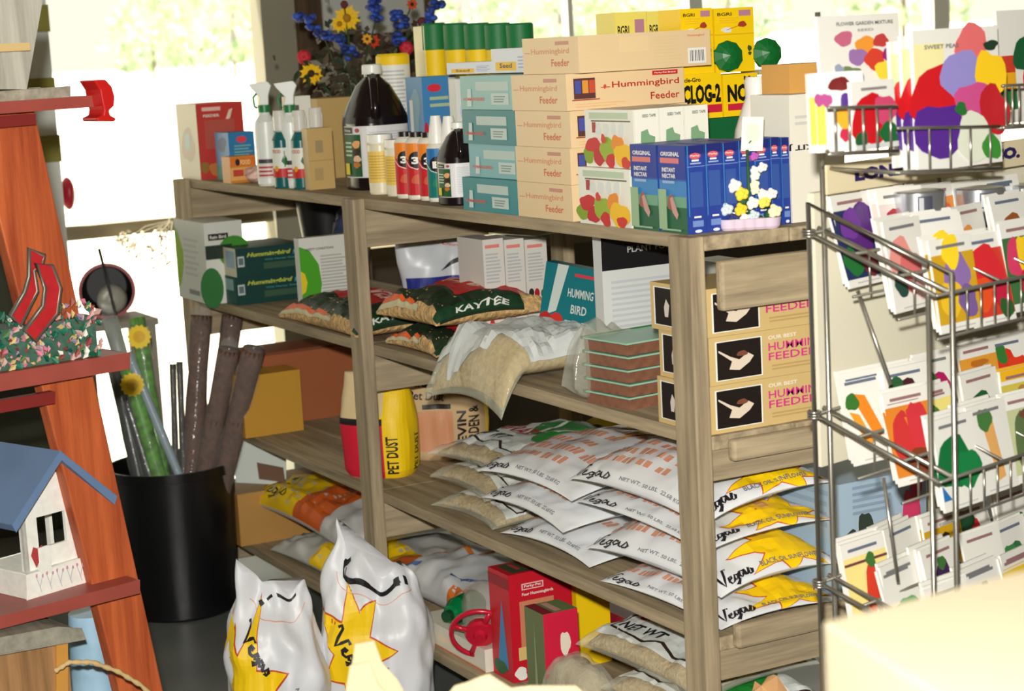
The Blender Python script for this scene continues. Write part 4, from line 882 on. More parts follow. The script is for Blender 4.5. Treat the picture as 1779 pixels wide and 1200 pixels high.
# red cartons
cpx('carton', 'bright red feeder carton with a cream panel on the bottom shelf', 'box', .035, Z4, 858, 893, 1000, 1000, (200, 20, 40),
    {'front': [('p', [(.3, .15), (.8, .1), (.6, .75)], (60, 140, 190)), ('r', 0, .86, 1, .96, (150, 20, 34)), ('b', .4, .1, .3, .07, 4, (40, 100, 60))],
     'end': [('r', .2, .84, .55, .9, (236, 190, 190)), ('r', .22, .85, .53, .89, (200, 20, 40)), ('t', 'Perky-Pet', .24, .855, .27, .03, WHITE), ('t', 'Four Hummingbirds', .2, .78, .5, .035, WHITE), ('r', .15, .25, .7, .74, (206, 130, 96)), ('r', .1, .2, .5, .32, (220, 190, 120)), ('b', .12, .08, .1, .06, 5, WHITE), ('b', .4, .06, .1, .05, 6, (30, 90, 50))],
     'top': [('r', .1, .1, .9, .9, (60, 80, 50)), ('l', .2, .2, .8, .8, 4, (200, 60, 60))]})
cpx('carton', 'small red carton with black dots and a green side before the bright red carton', 'box', -.022, Z4, 921, 953, 1012, 1068, (110, 130, 80),
    {'front': [('r', .0, 0, 1, 1, (104, 118, 76)), ('p', [(.4, .1), (.6, .1), (.5, .9)], (150, 160, 120))],
     'end': [('r', 0, 0, 1, 1, (204, 24, 60)), ('b', .3, .3, .14, .12, 3, (30, 24, 24)), ('b', .6, .7, .14, .12, 4, (230, 220, 200)), ('b', .5, .45, .12, .1, 5, (60, 110, 60)), ('b', .8, .3, .1, .1, 6, (30, 24, 24))], 'top': [('r', .1, .4, .9, .6, (200, 150, 140)), ('r', 0, 0, 1, .3, (130, 20, 40))]})
x9 = -.76
carton('carton', 'yellow carton behind the red feeder carton on the bottom shelf', 'box', x9-.1, x9, Y(1003, x9, Z4+.1), Y(1060, x9, Z4+.1), Z4, Z(1015, x9, .2)-Z4, YEL)
carton('carton', 'red and blue printed carton behind the grass seed bags on the bottom shelf', 'box', X(1000, .29, Z4+.08), X(1200, .29, Z4+.08), .29, .42, Z4, Z(1040, X(1010, .29, Z4+.08), .29)-Z4, (150, 30, 50), {'front': [('r', 0, .1, 1, .4, (70, 120, 190))], 'end': [('r', 0, .1, 1, .4, (70, 120, 190))]})
for k, (w_, a, b_, ya, yz) in enumerate((('bottom', 1040, 1225, -.005, .25), ('second from the bottom', 1020, 1222, .0, .26), ('third from the bottom', 1060, 1225, -.02, .25), ('topmost', 1000, 1215, .0, .26))):
    zk = Z4+.001+k*.058
    grassbag('grass seed bag on the bottom shelf, %s of the pile' % w_, X(a, .0, zk), X(b_, .0, zk), ya, yz, zk, .060, 22+k, (.02, -.03, .03, .0)[k], tilt=.0 if k < 3 else .08)
flat_bag('film_bag', 'small clear bag of pale seed in front of the upper grass seed bag', 'bag', X(950, -.02, Z4), X(1030, -.02, Z4), -.04, .06, Z4+.001, .15, film((225, 225, 210), .28), seed=33, inner=mat((176, 160, 120), .8, bump=.5, scale=120), wr=.012)
# brown paper and yellow bag at the right end of the bottom shelf
crumple('paper_bag', 'crumpled brown kraft paper bag at the right end under the shelves', 'bag', (.15, .02, .0), (.06, .10, .2), mat((196, 150, 100), .8, bump=.4, scale=8), 17)
sack('copper_bag', 'yellow bag with dark vertical lettering standing at the right end beside the brown paper bag', 'bag', (.25, -.10, 0), PI/2, .12, .06, .36, mat(YEL, .4), [('t', 'Copperas', .55, .45, .34*2.6, .2*.5, (60, 30, 20), .04, 0, -PI/2)], seed=5, top=.3)
# ================================================================== sacks on the floor
def starsack(label, c, rz, w, d, h, seed, ears, s1, vx, vy, marks):
    st = star(s1[0], s1[1], s1[2], s1[3], 7, s1[4], .9, seed); st2 = star(s1[0], s1[1], s1[2]*1.05, s1[3]*1.08, 7, s1[4], .9, seed)
    els = [('p', st2, (200, 70, 40)), ('p', st, YEL)]+vegas(vx, vy, .34, .10, -.7, wd=.0065)+[('s', [(.12, .86), (.3, .8), (.5, .78), (.75, .80), (.92, .86)], .002, (226, 160, 140)), ('t', 'NET WT. 25 LBS.', .62, .42, .02*30, .02, (90, 90, 96), .02, 0, -PI/2)]
    els += marks
    sack('seed_sack', label, 'bag', c, rz, w, d, h, mat((222, 224, 228), .42, bump=.35, scale=14), els, 'star sacks on the floor', seed=seed, ears=ears, top=.12, wr=.011, bulge=.2, neck=.86)
VF = math.atan2(CAM.y+.2, CAM.x+1.1)+PI/2
starsack('taller white yellow star sack with black printed top standing on the floor', (on(672, 1215, .08).x-.04, on(672, 1215, .08).y-.0, 0), VF-.15, .225, .15, .405, 3, .05, (.34, .50, .40, .19, .9), .16, .58, [('s', [(.3, .985), (.22, .96), (.19, .93), (.22, .895), (.32, .87), (.45, .855), (.6, .86), (.72, .875), (.8, .90)], .012, BLACK), ('s', [(.26, .95), (.25, .91), (.36, .875), (.5, .868)], .005, BLACK), ('r', .74, .87, .8, .92, BLACK), ('r', .84, .88, .87, .93, BLACK)])
starsack('shorter white yellow star sack standing on the floor left of the taller sack', (on(520, 1240, .08).x-.03, on(520, 1240, .08).y-.03, 0), VF+.1, .19, .14, .385, 7, .035, (.10, .40, .55, .24, .2), .1, .70, [('s', [(.55, .93), (.68, .95), (.8, .955)], .008, BLACK), ('s', [(.3, .86), (.36, .89)], .01, BLACK), ('s', [(.42, .90), (.5, .92)], .007, BLACK)])
# ================================================================== silk flowers behind the black jug
fp = V3((X(620, .38, T+.1), .38, T))
t = root('silk_flower_arrangement', fp); tag(t, 'silk flowers in blue, yellow and red rising behind the black jug', 'flower arrangement')
DF = (fp-CAM).dot(FW)
MB().lathe([(.05, 0), (.065, .01), (.07, .10), (.06, .11)], mat((70, 50, 34), .8)).build('pot', t)
R = random.Random(11)
b = MB(); ml = [mat((64, 50, 34), .8), mat((44, 58, 34), .8), mat((96, 84, 66), .8), mat((130, 124, 110), .8)]
def leaf(b, c, d, L, w, m):
    d = d.normalized(); n = (-FW+V3((R.uniform(-.5, .5), R.uniform(-.5, .5), R.uniform(-.5, .5)))).normalized(); s_ = d.cross(n).normalized()
    b.add([c, c+d*L*.5+s_*w+n*w*.4, c+d*L, c+d*L*.5-s_*w+n*w*.4], [(0, 1, 2), (0, 2, 3)], m)
for i in range(620):
    px = R.gauss(620, 44); py = R.gauss(128, 36)
    if py > 190: py = 180
    c = at(px, py, DF+R.uniform(-.05, .06))-fp; leaf(b, c, V3((R.uniform(-1, 1), R.uniform(-1, 1), R.uniform(-.6, 1))), R.uniform(.025, .05), .008, ml[int(R.random()**1.6*4)])
b.build('leaves', t)
def fl(px, py): return at(px, py, DF-.03+R.uniform(-.02, .02))-fp
base = V3((0, 0, .1))
st = MB()
def stem(p): st.tube([base, (base+p)/2+V3((R.uniform(-.02, .02), 0, .01)), p], .0022, mat((52, 78, 44), .7), 5)
def daisy(p, r, n, c, cc, name='flower'):
    bb = MB(); nrm = -FW; u = RT; v = UP; a0 = R.uniform(0, 1)
    for ring, (rr, k) in enumerate(((r, n), (r*.8, n))):
        for i in range(k):
            a = 2*PI*(i+.5*ring)/k+a0; d = u*math.cos(a)+v*math.sin(a); s_ = nrm.cross(d); q = p+nrm*(.001+.002*ring)
            bb.add([q, q+d*rr*.55+s_*rr*.2+nrm*.004, q+d*rr+nrm*.001, q+d*rr*.55-s_*rr*.2+nrm*.004], [(0, 1, 2, 3)], mat(c, .6))
    bb.ball(p+nrm*.004, r*.3, mat(cc, .8), 10, 6); bb.build(name, t); stem(p)
daisy(fl(541, 128), .034, 12, (244, 200, 20), (60, 34, 16)); daisy(fl(603, 32), .040, 9, (240, 196, 30), (170, 120, 20)); daisy(fl(590, 42), .026, 9, (240, 200, 40), (180, 120, 20))
daisy(fl(648, 72), .022, 8, (210, 70, 34), (50, 24, 20)); daisy(fl(716, 8), .018, 8, (196, 80, 30), (50, 20, 20)); daisy(fl(654, 128), .014, 7, (232, 160, 30), (90, 50, 20)); daisy(fl(638, 68), .016, 8, (236, 170, 40), (80, 40, 20))
for (px, py, r_) in ((528, 99, .018), (706, 84, .018), (598, 8, .01), (733, 38, .012)):
    bb = MB(); p = fl(px, py)
    for i in range(6): bb.ball(p+RT*math.cos(i)*r_*.45+UP*math.sin(i)*r_*.45, r_*.7, mat((196, 30, 48) if r_ > .015 else (90, 24, 24), .6), 8, 6)
    bb.build('flower', t); stem(p)
for (pts, n) in (([(518, 28), (540, 36), (565, 68)], 26), ([(584, 62), (598, 78), (618, 102)], 24), ([(650, -6), (648, 16), (652, 36)], 22), ([(692, 22), (698, 44), (692, 72)], 26), ([(764, -4), (756, 14), (742, 44)], 20)):
    bb = MB(); 
    for i in range(n):
        q = R.random()*(len(pts)-1); k = min(int(q), len(pts)-2); f_ = q-k; px = pts[k][0]*(1-f_)+pts[k+1][0]*f_; py = pts[k][1]*(1-f_)+pts[k+1][1]*f_
        p = fl(px+R.uniform(-10, 10), py+R.uniform(-6, 6)); bb.ball(p, R.uniform(.008, .0135), mat([(34, 62, 150), (50, 90, 190), (24, 44, 110)][i % 3], .6), 7, 5, (1, 1, .7))
    bb.build('delphinium_spike', t); stem(fl(*pts[-1]))
st.build('stems', t)

# ================================================================== seed packet rack
az = math.radians(105); ex = V3((math.cos(az), math.sin(az), 0)); ef = V3((math.cos(az-PI/2), math.sin(az-PI/2), 0))
O = ax(1405, 400, .42); O.z = 0
def L(e, f, z): return O+ex*e+ef*f+V3((0, 0, z))
def PE(px, py, e): return pl(px, py, O+ex*e, ex)          # on the side plane e
def PFp(px, py, f): return pl(px, py, O+ef*f, ef)          # on the front plane f
rk = root('seed_rack', O); tag(rk, 'chromed wire rack of seed packets with a lettered sign in front of the shelves', 'rack')
chrome = mat((176, 172, 160), .3, .85)
def wire(pts, r=.0032, name='wire_bar'):
    MB().tube([p-O for p in pts], r, chrome, 8).build(name, rk)
RW = .62
fF = (PE(1612, 520, 0)-O).dot(ef); fF2 = (PE(1652, 520, .035)-O).dot(ef)
zt0 = PE(1401, 352, 0).z
wire([L(0, 0, 0), L(0, 0, zt0), PE(1612, 459, 0), ], .0035)
wire([L(.035, 0, 0), L(.035, 0, PE(1437, 20, .035).z)], .004)
wire([PE(1437, 371, .035), PE(1653, 474, .035), L(.035, fF2, 0)], .004)
wire([L(0, fF, 0), L(0, fF, PE(1612, 505, 0).z)], .0035)
wire([L(RW, 0, 0), L(RW, 0, 1.5)], .004); wire([L(RW, fF2, 0), L(RW, fF2, 1.12)], .004)
tiers = []
for k, (pa, pb) in enumerate((((1395, 400), (1614, 508)), ((1400, 712), (1614, 828)), ((1400, 1000), (1560, 1088)))):
    A = PE(*pa, 0); B_ = PE(*pb, 0); sl = (B_.z-A.z)/((B_-A).dot(ef)); z0 = A.z-sl*(A-O).dot(ef)
    tiers.append((z0, sl))
    zz = lambda f: z0+sl*f
    for e in (0, .035, RW): wire([L(e, -.01, zz(-.01)), L(e, fF2, zz(fF2))], .0038)
    for f in (.0, .075, .15, fF2): wire([L(.0, f, zz(f)), L(RW, f, zz(f))], .0026)
    for e in (.16, .27, .38, .49):  wire([L(e, 0, zz(0)), L(e, fF2, zz(fF2))], .0022)
    for f in (.075, .15, fF2):
        wire([L(.0, f, zz(f)-.06), L(RW, f, zz(f)-.06)], .0022)
        for i in range(18): 
            e = .04+i*.034; wire([L(e, f, zz(f)), L(e, f, zz(f)-.06)], .0016, 'pocket_wire')
    for s_ in range(3): MB().tube([L(0, 0, zz(0)-.004+.004*s_)-O+V3((math.cos(a)*.009, math.sin(a)*.009, 0)) for a in [2*PI*i/12 for i in range(12)]], .0018, chrome, 6, closed=True).build('clip', rk)
wire([PE(1490, 505, .035), PE(1548, 668, .035)], .003); wire([PE(1535, 830, .02), PE(1560, 1010, .02)], .0025)
# backing board and sign
P0 = PFp(1438, 335, .0); zb0 = PFp(1441, 815, 0).z
bb = MB().box(0, 0, 0, .60, .012, P0.z-zb0, mat((222, 216, 194), .6)); M_ = Matrix.Rotation(az, 4, 'Z'); 
o = bb.build('backing_board', rk, L(.037, -.018, zb0)-O, (0, 0, az)); o['label'] = 'cream backing board'
s0 = PFp(1443, 286, .02); s1 = PFp(1438, 338, .02); hs = s0.z-s1.z
e0 = (s1-O).dot(ex); tA = (PFp(1485, 318, .02)-O).dot(ex)-e0; tB = (PFp(1772, 290, .02)-O).dot(ex)-e0
b = MB(); ws = .60
b.prism([V3((0, 0, 0)), V3((ws, 0, 0)), V3((ws, 0, hs)), V3((0, 0, hs))], V3((0, .004, 0)), mat((222, 208, 172), .6))
f, W_, H_ = frame((0, -.0003, 0), (ws, 0, 0), (0, 0, hs))
b.art(f, W_, H_, [('t', 'LONE STAR SEED CO.', tA/ws, .3, (tB-tA)/ws, .46, (40, 26, 90), .07)])
o = b.build('sign', rk, L(e0, .02, s1.z)-O, (0, 0, az)); o['label'] = 'cream sign lettered in purple'
# packet art
def pk(bg, bl, title='', tc=(110, 110, 112), band=.17, foot=.09):
    els = [('r', 0, foot, 1, 1-band, bg)] if bg else []
    els += [(e[0],)+tuple(e[1:]) for e in bl]
    els += [('r', .12, 1-band*.62, .8, 1-band*.42, tc), ('r', .2, foot*.4, .8, foot*.55, (190, 190, 188))]
    return els
def B(cx, cy, r, c, sd=0, ry=None): return ('b', cx, cy, r*1.12, (ry or r*.72)*1.2, sd, c)
KINDS = {
 'purple petunias on dark blue': ((30, 44, 90), [B(.3, .3, .22, (30, 110, 50), 1), B(.65, .6, .34, (86, 34, 120), 2), B(.4, .68, .2, (110, 50, 150), 3), B(.7, .25, .2, (120, 40, 50), 4)]),
 'orange lilies': ((226, 140, 50), [B(.5, .5, .35, (206, 90, 30), 1), B(.4, .55, .15, (246, 190, 80), 2)]),
 'crimson carnations': ((222, 206, 200), [B(.5, .5, .36, (160, 24, 44), 4), B(.3, .35, .16, (40, 90, 50), 2)]),
 'pink hollyhocks on white': (None, [B(.35, .6, .26, (230, 150, 140), 3), B(.6, .4, .28, (214, 110, 110), 4), B(.25, .3, .16, (30, 70, 60), 5), B(.75, .22, .14, (240, 200, 200), 6)]),
 'mixed phlox in pink and navy': ((24, 54, 80), [B(.35, .62, .26, (230, 160, 170), 3), B(.7, .55, .26, (240, 230, 226), 4), B(.45, .3, .22, (200, 80, 80), 5)]),
 'yellow and lilac pansies': ((206, 160, 30), [B(.55, .62, .26, (140, 110, 170), 3), B(.35, .35, .24, (232, 190, 40), 4), B(.72, .3, .2, (120, 90, 150), 5), B(.45, .85, .2, (246, 214, 40), 6)]),
 'red zinnias': ((206, 60, 40), [B(.5, .6, .34, (214, 40, 50), 3), B(.3, .35, .24, (226, 80, 30), 4), B(.75, .3, .2, (190, 26, 60), 5), B(.8, .15, .14, (40, 90, 40), 7)]),
 'pink and yellow tulips': ((60, 110, 60), [B(.25, .6, .16, (214, 60, 100), 3, .2), B(.5, .62, .15, (246, 206, 40), 4, .2), B(.78, .58, .16, (226, 110, 40), 5, .2), B(.5, .3, .2, (196, 40, 60), 6)]),
 'orange marigolds': ((40, 90, 50), [B(.35, .6, .26, (236, 150, 30), 3), B(.66, .4, .28, (240, 120, 20), 4)]),
 'blue morning glories': ((206, 220, 226), [B(.4, .55, .3, (70, 90, 180), 3), B(.7, .35, .22, (100, 120, 200), 4), B(.3, .25, .15, (50, 110, 60), 5)]),
 'magenta cosmos': (None, [B(.5, .5, .34, (200, 60, 140), 3), B(.5, .5, .08, (240, 200, 50), 2), B(.2, .25, .14, (60, 120, 60), 5)]),
 'small red poppies on white': (None, [B(.3, .6, .12, (206, 40, 50), 3), B(.6, .5, .12, (206, 60, 50), 4), B(.5, .3, .08, (70, 110, 60), 5)]),
 'chocolate brown sunflowers': (None, [B(.5, .5, .32, (150, 84, 36), 3), B(.5, .5, .14, (60, 30, 20), 4)]),
 'orange and purple statice': (None, [B(.4, .6, .2, (230, 150, 60), 3), B(.62, .42, .2, (110, 60, 140), 4), B(.3, .3, .14, (220, 130, 60), 5)]),
 'white daisies on green': ((70, 120, 60), [B(.35, .6, .2, (240, 240, 236), 3), B(.66, .4, .2, (240, 240, 236), 4)]),
 'orange carrots': (None, [('p', [(.2, .8), (.5, .75), (.75, .3), (.55, .25)], (224, 130, 30)), ('p', [(.1, .6), (.3, .55), (.5, .2), (.35, .18)], (232, 150, 40)), B(.2, .7, .12, (50, 110, 40), 3)]),
 'dark red beets': (None, [B(.45, .6, .3, (70, 26, 34), 3), B(.7, .45, .2, (110, 30, 60), 4), B(.25, .75, .16, (40, 90, 50), 5), ('s', [(.4, .4), (.7, .15)], .006, (90, 30, 40))]),
 'magenta turnips': (None, [B(.5, .5, .32, (170, 20, 90), 3), B(.3, .7, .14, (60, 110, 50), 4), B(.8, .45, .14, (90, 80, 80), 5)]),
 'white squash on orange': ((226, 156, 50), [B(.55, .42, .24, (222, 216, 190), 3, .26), B(.5, .75, .2, (190, 110, 30), 4, .04)]),
 'ripe red tomatoes': (None, [B(.4, .5, .28, (214, 50, 24), 3, .3), B(.7, .45, .26, (224, 60, 30), 4, .28), B(.3, .8, .14, (50, 120, 50), 5)]),
 'yellow wax beans': ((206, 190, 80), [B(.5, .45, .28, (240, 220, 60), 3), B(.6, .65, .2, (170, 130, 60), 4), ('r', 0, .88, 1, 1, (240, 180, 20))]),
 'curled green parsley': (None, [B(.5, .5, .36, (20, 110, 40), 3), B(.3, .65, .22, (30, 130, 50), 4), B(.7, .65, .2, (24, 120, 46), 6)]),
 'red sweet potatoes on orange': ((216, 130, 40), [B(.3, .5, .18, (196, 50, 50), 3, .24), B(.66, .55, .18, (200, 50, 60), 4, .28), B(.55, .22, .3, (120, 60, 30), 5, .12)]),
 'mixed carrots on pale yellow': ((240, 226, 130), [B(.5, .45, .3, (200, 110, 40), 3, .12), B(.35, .65, .2, (70, 120, 50), 4), B(.7, .3, .14, (160, 60, 40), 5)]),
 'dark spinach leaves': (None, [B(.45, .5, .32, (20, 90, 40), 3), B(.7, .35, .2, (30, 110, 50), 4), B(.2, .3, .12, (180, 60, 50), 5)]),
 'grey green zucchini': ((190, 196, 150), [B(.35, .45, .16, (90, 110, 70), 3, .3), B(.62, .45, .16, (110, 130, 84), 4, .3), B(.5, .75, .14, (110, 70, 50), 5, .05)]),
 'yellow peppers with green': ((220, 220, 200), [B(.4, .45, .2, (80, 110, 50), 3), B(.68, .5, .2, (226, 210, 50), 4), ('r', 0, .88, 1, 1, (236, 200, 60))]),
 'bright green collards': (None, [B(.4, .5, .36, (10, 110, 56), 3), B(.7, .4, .26, (16, 124, 64), 4), ('p', [(0, .12), (.2, .12), (0, .3)], (40, 110, 180))]),
 'tan parsnips': (None, [('p', [(.3, .85), (.6, .8), (.7, .15), (.5, .12)], (226, 170, 100)), B(.4, .82, .16, (70, 120, 60), 4)]),
 'shelled green peas': ((120, 140, 80), [B(.3, .5, .18, (150, 170, 90), 3), B(.6, .4, .2, (96, 120, 60), 4), B(.75, .65, .16, (140, 160, 84), 5), B(.45, .7, .16, (80, 100, 50), 6)]),
 'yellow corn cobs': ((236, 196, 40), [B(.5, .5, .3, (250, 214, 60), 3, .2), B(.3, .3, .16, (90, 130, 50), 4)]),
 'brown onions': (None, [B(.4, .45, .24, (190, 120, 60), 3), B(.68, .4, .22, (200, 140, 80), 4)]),
 'orange pumpkins': (None, [B(.5, .45, .34, (226, 120, 30), 3), B(.5, .75, .08, (60, 100, 40), 4)]),
 'red chili peppers on pale yellow': ((236, 220, 140), [B(.6, .4, .16, (206, 60, 40), 3, .3), B(.8, .35, .14, (196, 50, 30), 4, .24), ('r', 0, .74, 1, .77, (110, 50, 60)), B(.6, .75, .1, (60, 110, 50), 5)]),
 'small red peppers on white': (None, [B(.3, .5, .09, (180, 30, 50), 3, .09), B(.62, .48, .09, (180, 30, 50), 4, .09), ('s', [(.3, .4), (.4, .2)], .004, (60, 110, 60)), ('s', [(.62, .4), (.55, .2)], .004, (60, 110, 60))]),
 'black gourd on gold': ((206, 160, 20), [B(.5, .45, .24, (50, 44, 30), 3, .26), B(.4, .6, .12, (110, 110, 40), 4)]),
 'fresh cucumbers with green leaves': (None, [B(.3, .45, .2, (40, 130, 60), 3, .1), B(.6, .5, .22, (60, 150, 80), 4, .1), B(.5, .3, .2, (170, 200, 170), 5)]),
 'red strawberries': (None, [B(.5, .42, .34, (206, 24, 40), 3, .34), B(.4, .8, .18, (20, 70, 40), 4), B(.2, .25, .12, (20, 60, 40), 5)]),
 'pale green cabbages': (None, [B(.45, .4, .34, (150, 180, 140), 3, .2), B(.8, .5, .1, (30, 60, 60), 4)]),
 'striped watermelons': (None, [B(.5, .45, .34, (40, 110, 50), 3, .2), ('s', [(.2, .4), (.8, .55)], .005, (120, 170, 90)), B(.7, .3, .16, (214, 60, 60), 4)]),
 'green broccoli heads': (None, [B(.5, .45, .32, (40, 110, 60), 3, .24), B(.35, .6, .16, (60, 130, 70), 4)]),
 'pink radishes': (None, [B(.35, .4, .16, (206, 40, 90), 3), B(.65, .42, .16, (214, 50, 100), 4), B(.5, .72, .24, (50, 120, 50), 5, .12)]),
 'purple eggplants': (None, [B(.5, .45, .24, (60, 26, 80), 3, .32), B(.5, .78, .1, (60, 110, 50), 4)]),
}
WP = (232, 230, 222)
def packet(e, f, z, w, h, kind, label, tilt=.22, yaw=0, th=.004, group=None, els=None, grp=None):
    b = MB(); b.box(0, 0, 0, w, th, h, mat(WP, .4))
    fr_, W_, H_ = frame((0, 0, 0), (w, 0, 0), (0, 0, h))
    ee = els if els is not None else pk(*KINDS[kind], tc=[(120, 120, 122), (150, 110, 110), (100, 110, 130)][len(kind) % 3])
    # trim art to the packet
    b.art(fr_, W_, H_, ee, None, .00035)
    o = b.build('seed_packet', None, L(e, f, z), (-tilt, 0, az+yaw))
    tag(o, label, 'seed packet', group); return o
rows = {0: [['purple petunias on dark blue', 'crimson carnations', 'orange lilies', 'magenta cosmos', 'blue morning glories'],
            ['pink hollyhocks on white', 'small red poppies on white', 'orange and purple statice', 'chocolate brown sunflowers', 'white daisies on green'],
            ['yellow and lilac pansies', 'red zinnias', 'pink and yellow tulips', 'orange marigolds', 'mixed phlox in pink and navy']],
        1: [['orange carrots', 'dark red beets', 'magenta turnips', 'white squash on orange', 'ripe red tomatoes', ],
            ['red sweet potatoes on orange', 'mixed carrots on pale yellow', 'dark spinach leaves', 'yellow wax beans', 'curled green parsley'],
            ['bright green collards', 'tan parsnips', 'grey green zucchini', 'yellow peppers with green', 'shelled green peas']],
        2: [['red chili peppers on pale yellow', 'small red peppers on white', 'black gourd on gold', 'red strawberries', 'striped watermelons'],
            ['fresh cucumbers with green leaves', 'purple eggplants', 'pale green cabbages', 'green broccoli heads', 'pink radishes'],
            ['brown onions', 'orange pumpkins', 'yellow corn cobs', None, None]]}
R = random.Random(5)
TN = ['top', 'middle', 'bottom']; RN = ['back', 'middle', 'front']
for k in range(3):
    z0, sl = tiers[k]
    for r_ in range(3):
        f = (.035, .105, .178)[r_]
        for i in range(5):
            kd = rows[k][r_][i]
            if kd is None: continue
            e = .045+i*.098+R.uniform(-.008, .008)+(.0, .01, .012)[r_]; w = .098; h = .132
            z = z0+sl*f-.076+R.uniform(-.006, .008)
            ya = R.uniform(-.12, .12)
            packet(e, f, z, w, h, kd, 'seed packet picturing %s, %s row of the %s tier' % (kd, RN[r_], TN[k]), R.uniform(.12, .3), ya)
            nb = 2 if i < 2 else 1
            for q in range(nb):
                packet(e+.006*(q+1)*(-1 if i % 2 else 1), f-.009*(q+1), z+.002+.003*q, w, h, kd, ('second' if q == 0 else 'third')+' packet of %s, tucked behind the first' % kd, .2, ya, group='spare packets')
# large packets above the sign
def bigpk(f, pxl, pxr, pyt, pyb, label, els, tilt=.05, yaw=0, c=WP, group=None):
    a = PFp(pxl, pyb, f); c2 = PFp(pxl, pyt, f); d = PFp(pxr, pyb, f); e = (a-O).dot(ex); w = (d-a).dot(ex); h = c2.z-a.z
    return packet(e, f, a.z, w, h, None, label, tilt, yaw, .006, group, els)
mixfl = lambda s: [B(.3+.09*s, .78, .09, (196, 100, 130), 1), B(.55, .70, .11, (232, 150, 50), 2), B(.75, .74, .08, (190, 60, 60), 3), B(.45, .6, .1, (150, 110, 170), 4), B(.66, .56, .12, (206, 60, 40), 5), B(.85, .6, .09, (150, 30, 110), 6), B(.35, .42, .12, (110, 130, 90), 7), B(.8, .45, .13, (240, 210, 60), 8), B(.2, .5, .05, (150, 160, 180), 9)]
bigpk(.06, 1432, 1572, 28, 215, 'tall white seed packet titled flower garden mixture with a scattered bouquet', mixfl(0)+[('t', 'FLOWER GARDEN MIXTURE', .2, .9, .7, .035, (90, 90, 92), .02), ('t', 'SEED', .45, .84, .2, .025, (150, 150, 150))])
for i in range(2):
    bigpk(.12+.004*i, 1410+12*i, 1474+12*i, 128, 266, ['white seed packet with small pansies standing at the rack corner, outer one', 'white seed packet with small pansies at the rack corner, inner one'][i], [('r', 0, .1, .18, .7, (240, 226, 90)), B(.5, .85, .2, (110, 30, 30), 3, .08), B(.7, .6, .18, (80, 50, 130), 4), B(.55, .42, .16, (230, 160, 40), 5), B(.7, .2, .1, (180, 40, 70), 6), B(.2, .66, .1, (180, 80, 140), 7)], .03, -.25)
bigpk(.15, 1486, 1560, 142, 263, 'seed packet of big red blooms behind the short wires of the top pocket', [B(.4, .42, .36, (200, 16, 30), 3, .34), B(.75, .55, .22, (206, 70, 110), 4, .2), B(.8, .2, .2, (24, 100, 50), 5), B(.15, .15, .14, (30, 90, 50), 6), ('r', .2, .86, .8, .9, (140, 130, 130)), ('r', 0, 0, 1, .08, (206, 208, 206))])
def peas(): return [('r', 0, .3, .35, .9, (240, 232, 170)), B(.3, .52, .3, (206, 24, 34), 3, .2), B(.3, .28, .3, (84, 40, 140), 4, .17), B(.68, .83, .18, (226, 110, 110), 5, .16), B(.52, .66, .22, (150, 140, 206), 6, .14), B(.88, .64, .16, (250, 204, 30), 7, .16), B(.68, .46, .2, (206, 80, 140), 8, .13), B(.9, .38, .16, (190, 30, 40), 9, .16), B(.66, .2, .2, (222, 226, 206), 10, .15), B(.85, .12, .1, (60, 140, 50), 11, .08), B(.5, .42, .06, (40, 110, 50), 12), ('t', 'SWEET PEAS', .1, .86, .4, .03, (110, 110, 110)), B(.88, .86, .08, (30, 60, 40), 2, .03)]
for i in range(3):
    bigpk(.135+.008*i, 1556+20*i, 1688+22*i, 72-10*i, 292+4*i, 'large sweet pea seed packet, %s of the three fanned on the rack' % ['rear', 'middle', 'front'][i], peas(), .03, -.05, group='large sweet pea packets')
bigpk(.10, 1742, 1830, 18, 216, 'large seed packet with marigold bands cut by the right edge of the photo', [('r', .0, .45, .3, .6, (206, 60, 40)), ('r', 0, .3, .3, .45, (236, 170, 30)), ('r', 0, .12, .3, .3, (40, 110, 60)), B(.5, .6, .2, (20, 90, 50), 3), B(.6, .35, .16, (206, 30, 40), 4)])
for i, (a, b_, c_, d_) in enumerate(((1440, 268, 1560, 262), (1560, 300, 1738, 292), (1742, 222, 1800, 218))):
    p, q = PFp(a, b_, .17), PFp(c_, d_, .17); e1_ = max(.035, (p-O).dot(ex)); e2_ = max(.2, (q-O).dot(ex)); p2, q2 = L(e1_, .0, p.z), L(e2_, .0, q.z)
    wire([p, q], .003); wire([p, p2], .003); wire([q, q2], .003); wire([p+V3((0, 0, .06)), q+V3((0, 0, .06))], .0022)
    for j in range(5): g_ = p.lerp(q, (j+.5)/5); wire([g_, g_+V3((0, 0, .06))], .0018, 'pocket_wire')
    wire([q2, V3((q2.x, q2.y, P0.z-.02))], .003)
# silver tins under the sign
for i, px in enumerate((1594, 1700, 1800)):
    c = PFp(px, 372-7*i, .03); t = root('silver_tin', c, 0); tag(t, 'low silver tin with a dark base standing under the sign, %s' % ['leftmost', 'middle one', 'rightmost, at the photo edge'][i], 'tin', 'silver tins under the sign')
    b = MB().lathe([(.038, -.02, mat(BLACK)), (.04, -.018, mat(BLACK)), (.04, 0, mat((190, 192, 196), .25, .8)), (.041, .002, mat((190, 192, 196), .25, .8)), (.041, .034, mat((190, 192, 196), .25, .8)), (.038, .036, mat((190, 192, 196), .25, .8))], chrome, c=(0, 0, 0))
    b.build('tin_body', t)
    f_, W_, H_ = cyl((0, 0, 0), .0413, .006, .030, VA-.2, VA+.35); q = MB(); q.art(f_, W_, H_, [('r', 0, 0, 1, 1, (60, 62, 76)), ('r', .1, .1, .4, .9, (170, 170, 176))], .2); q.build('label', t)
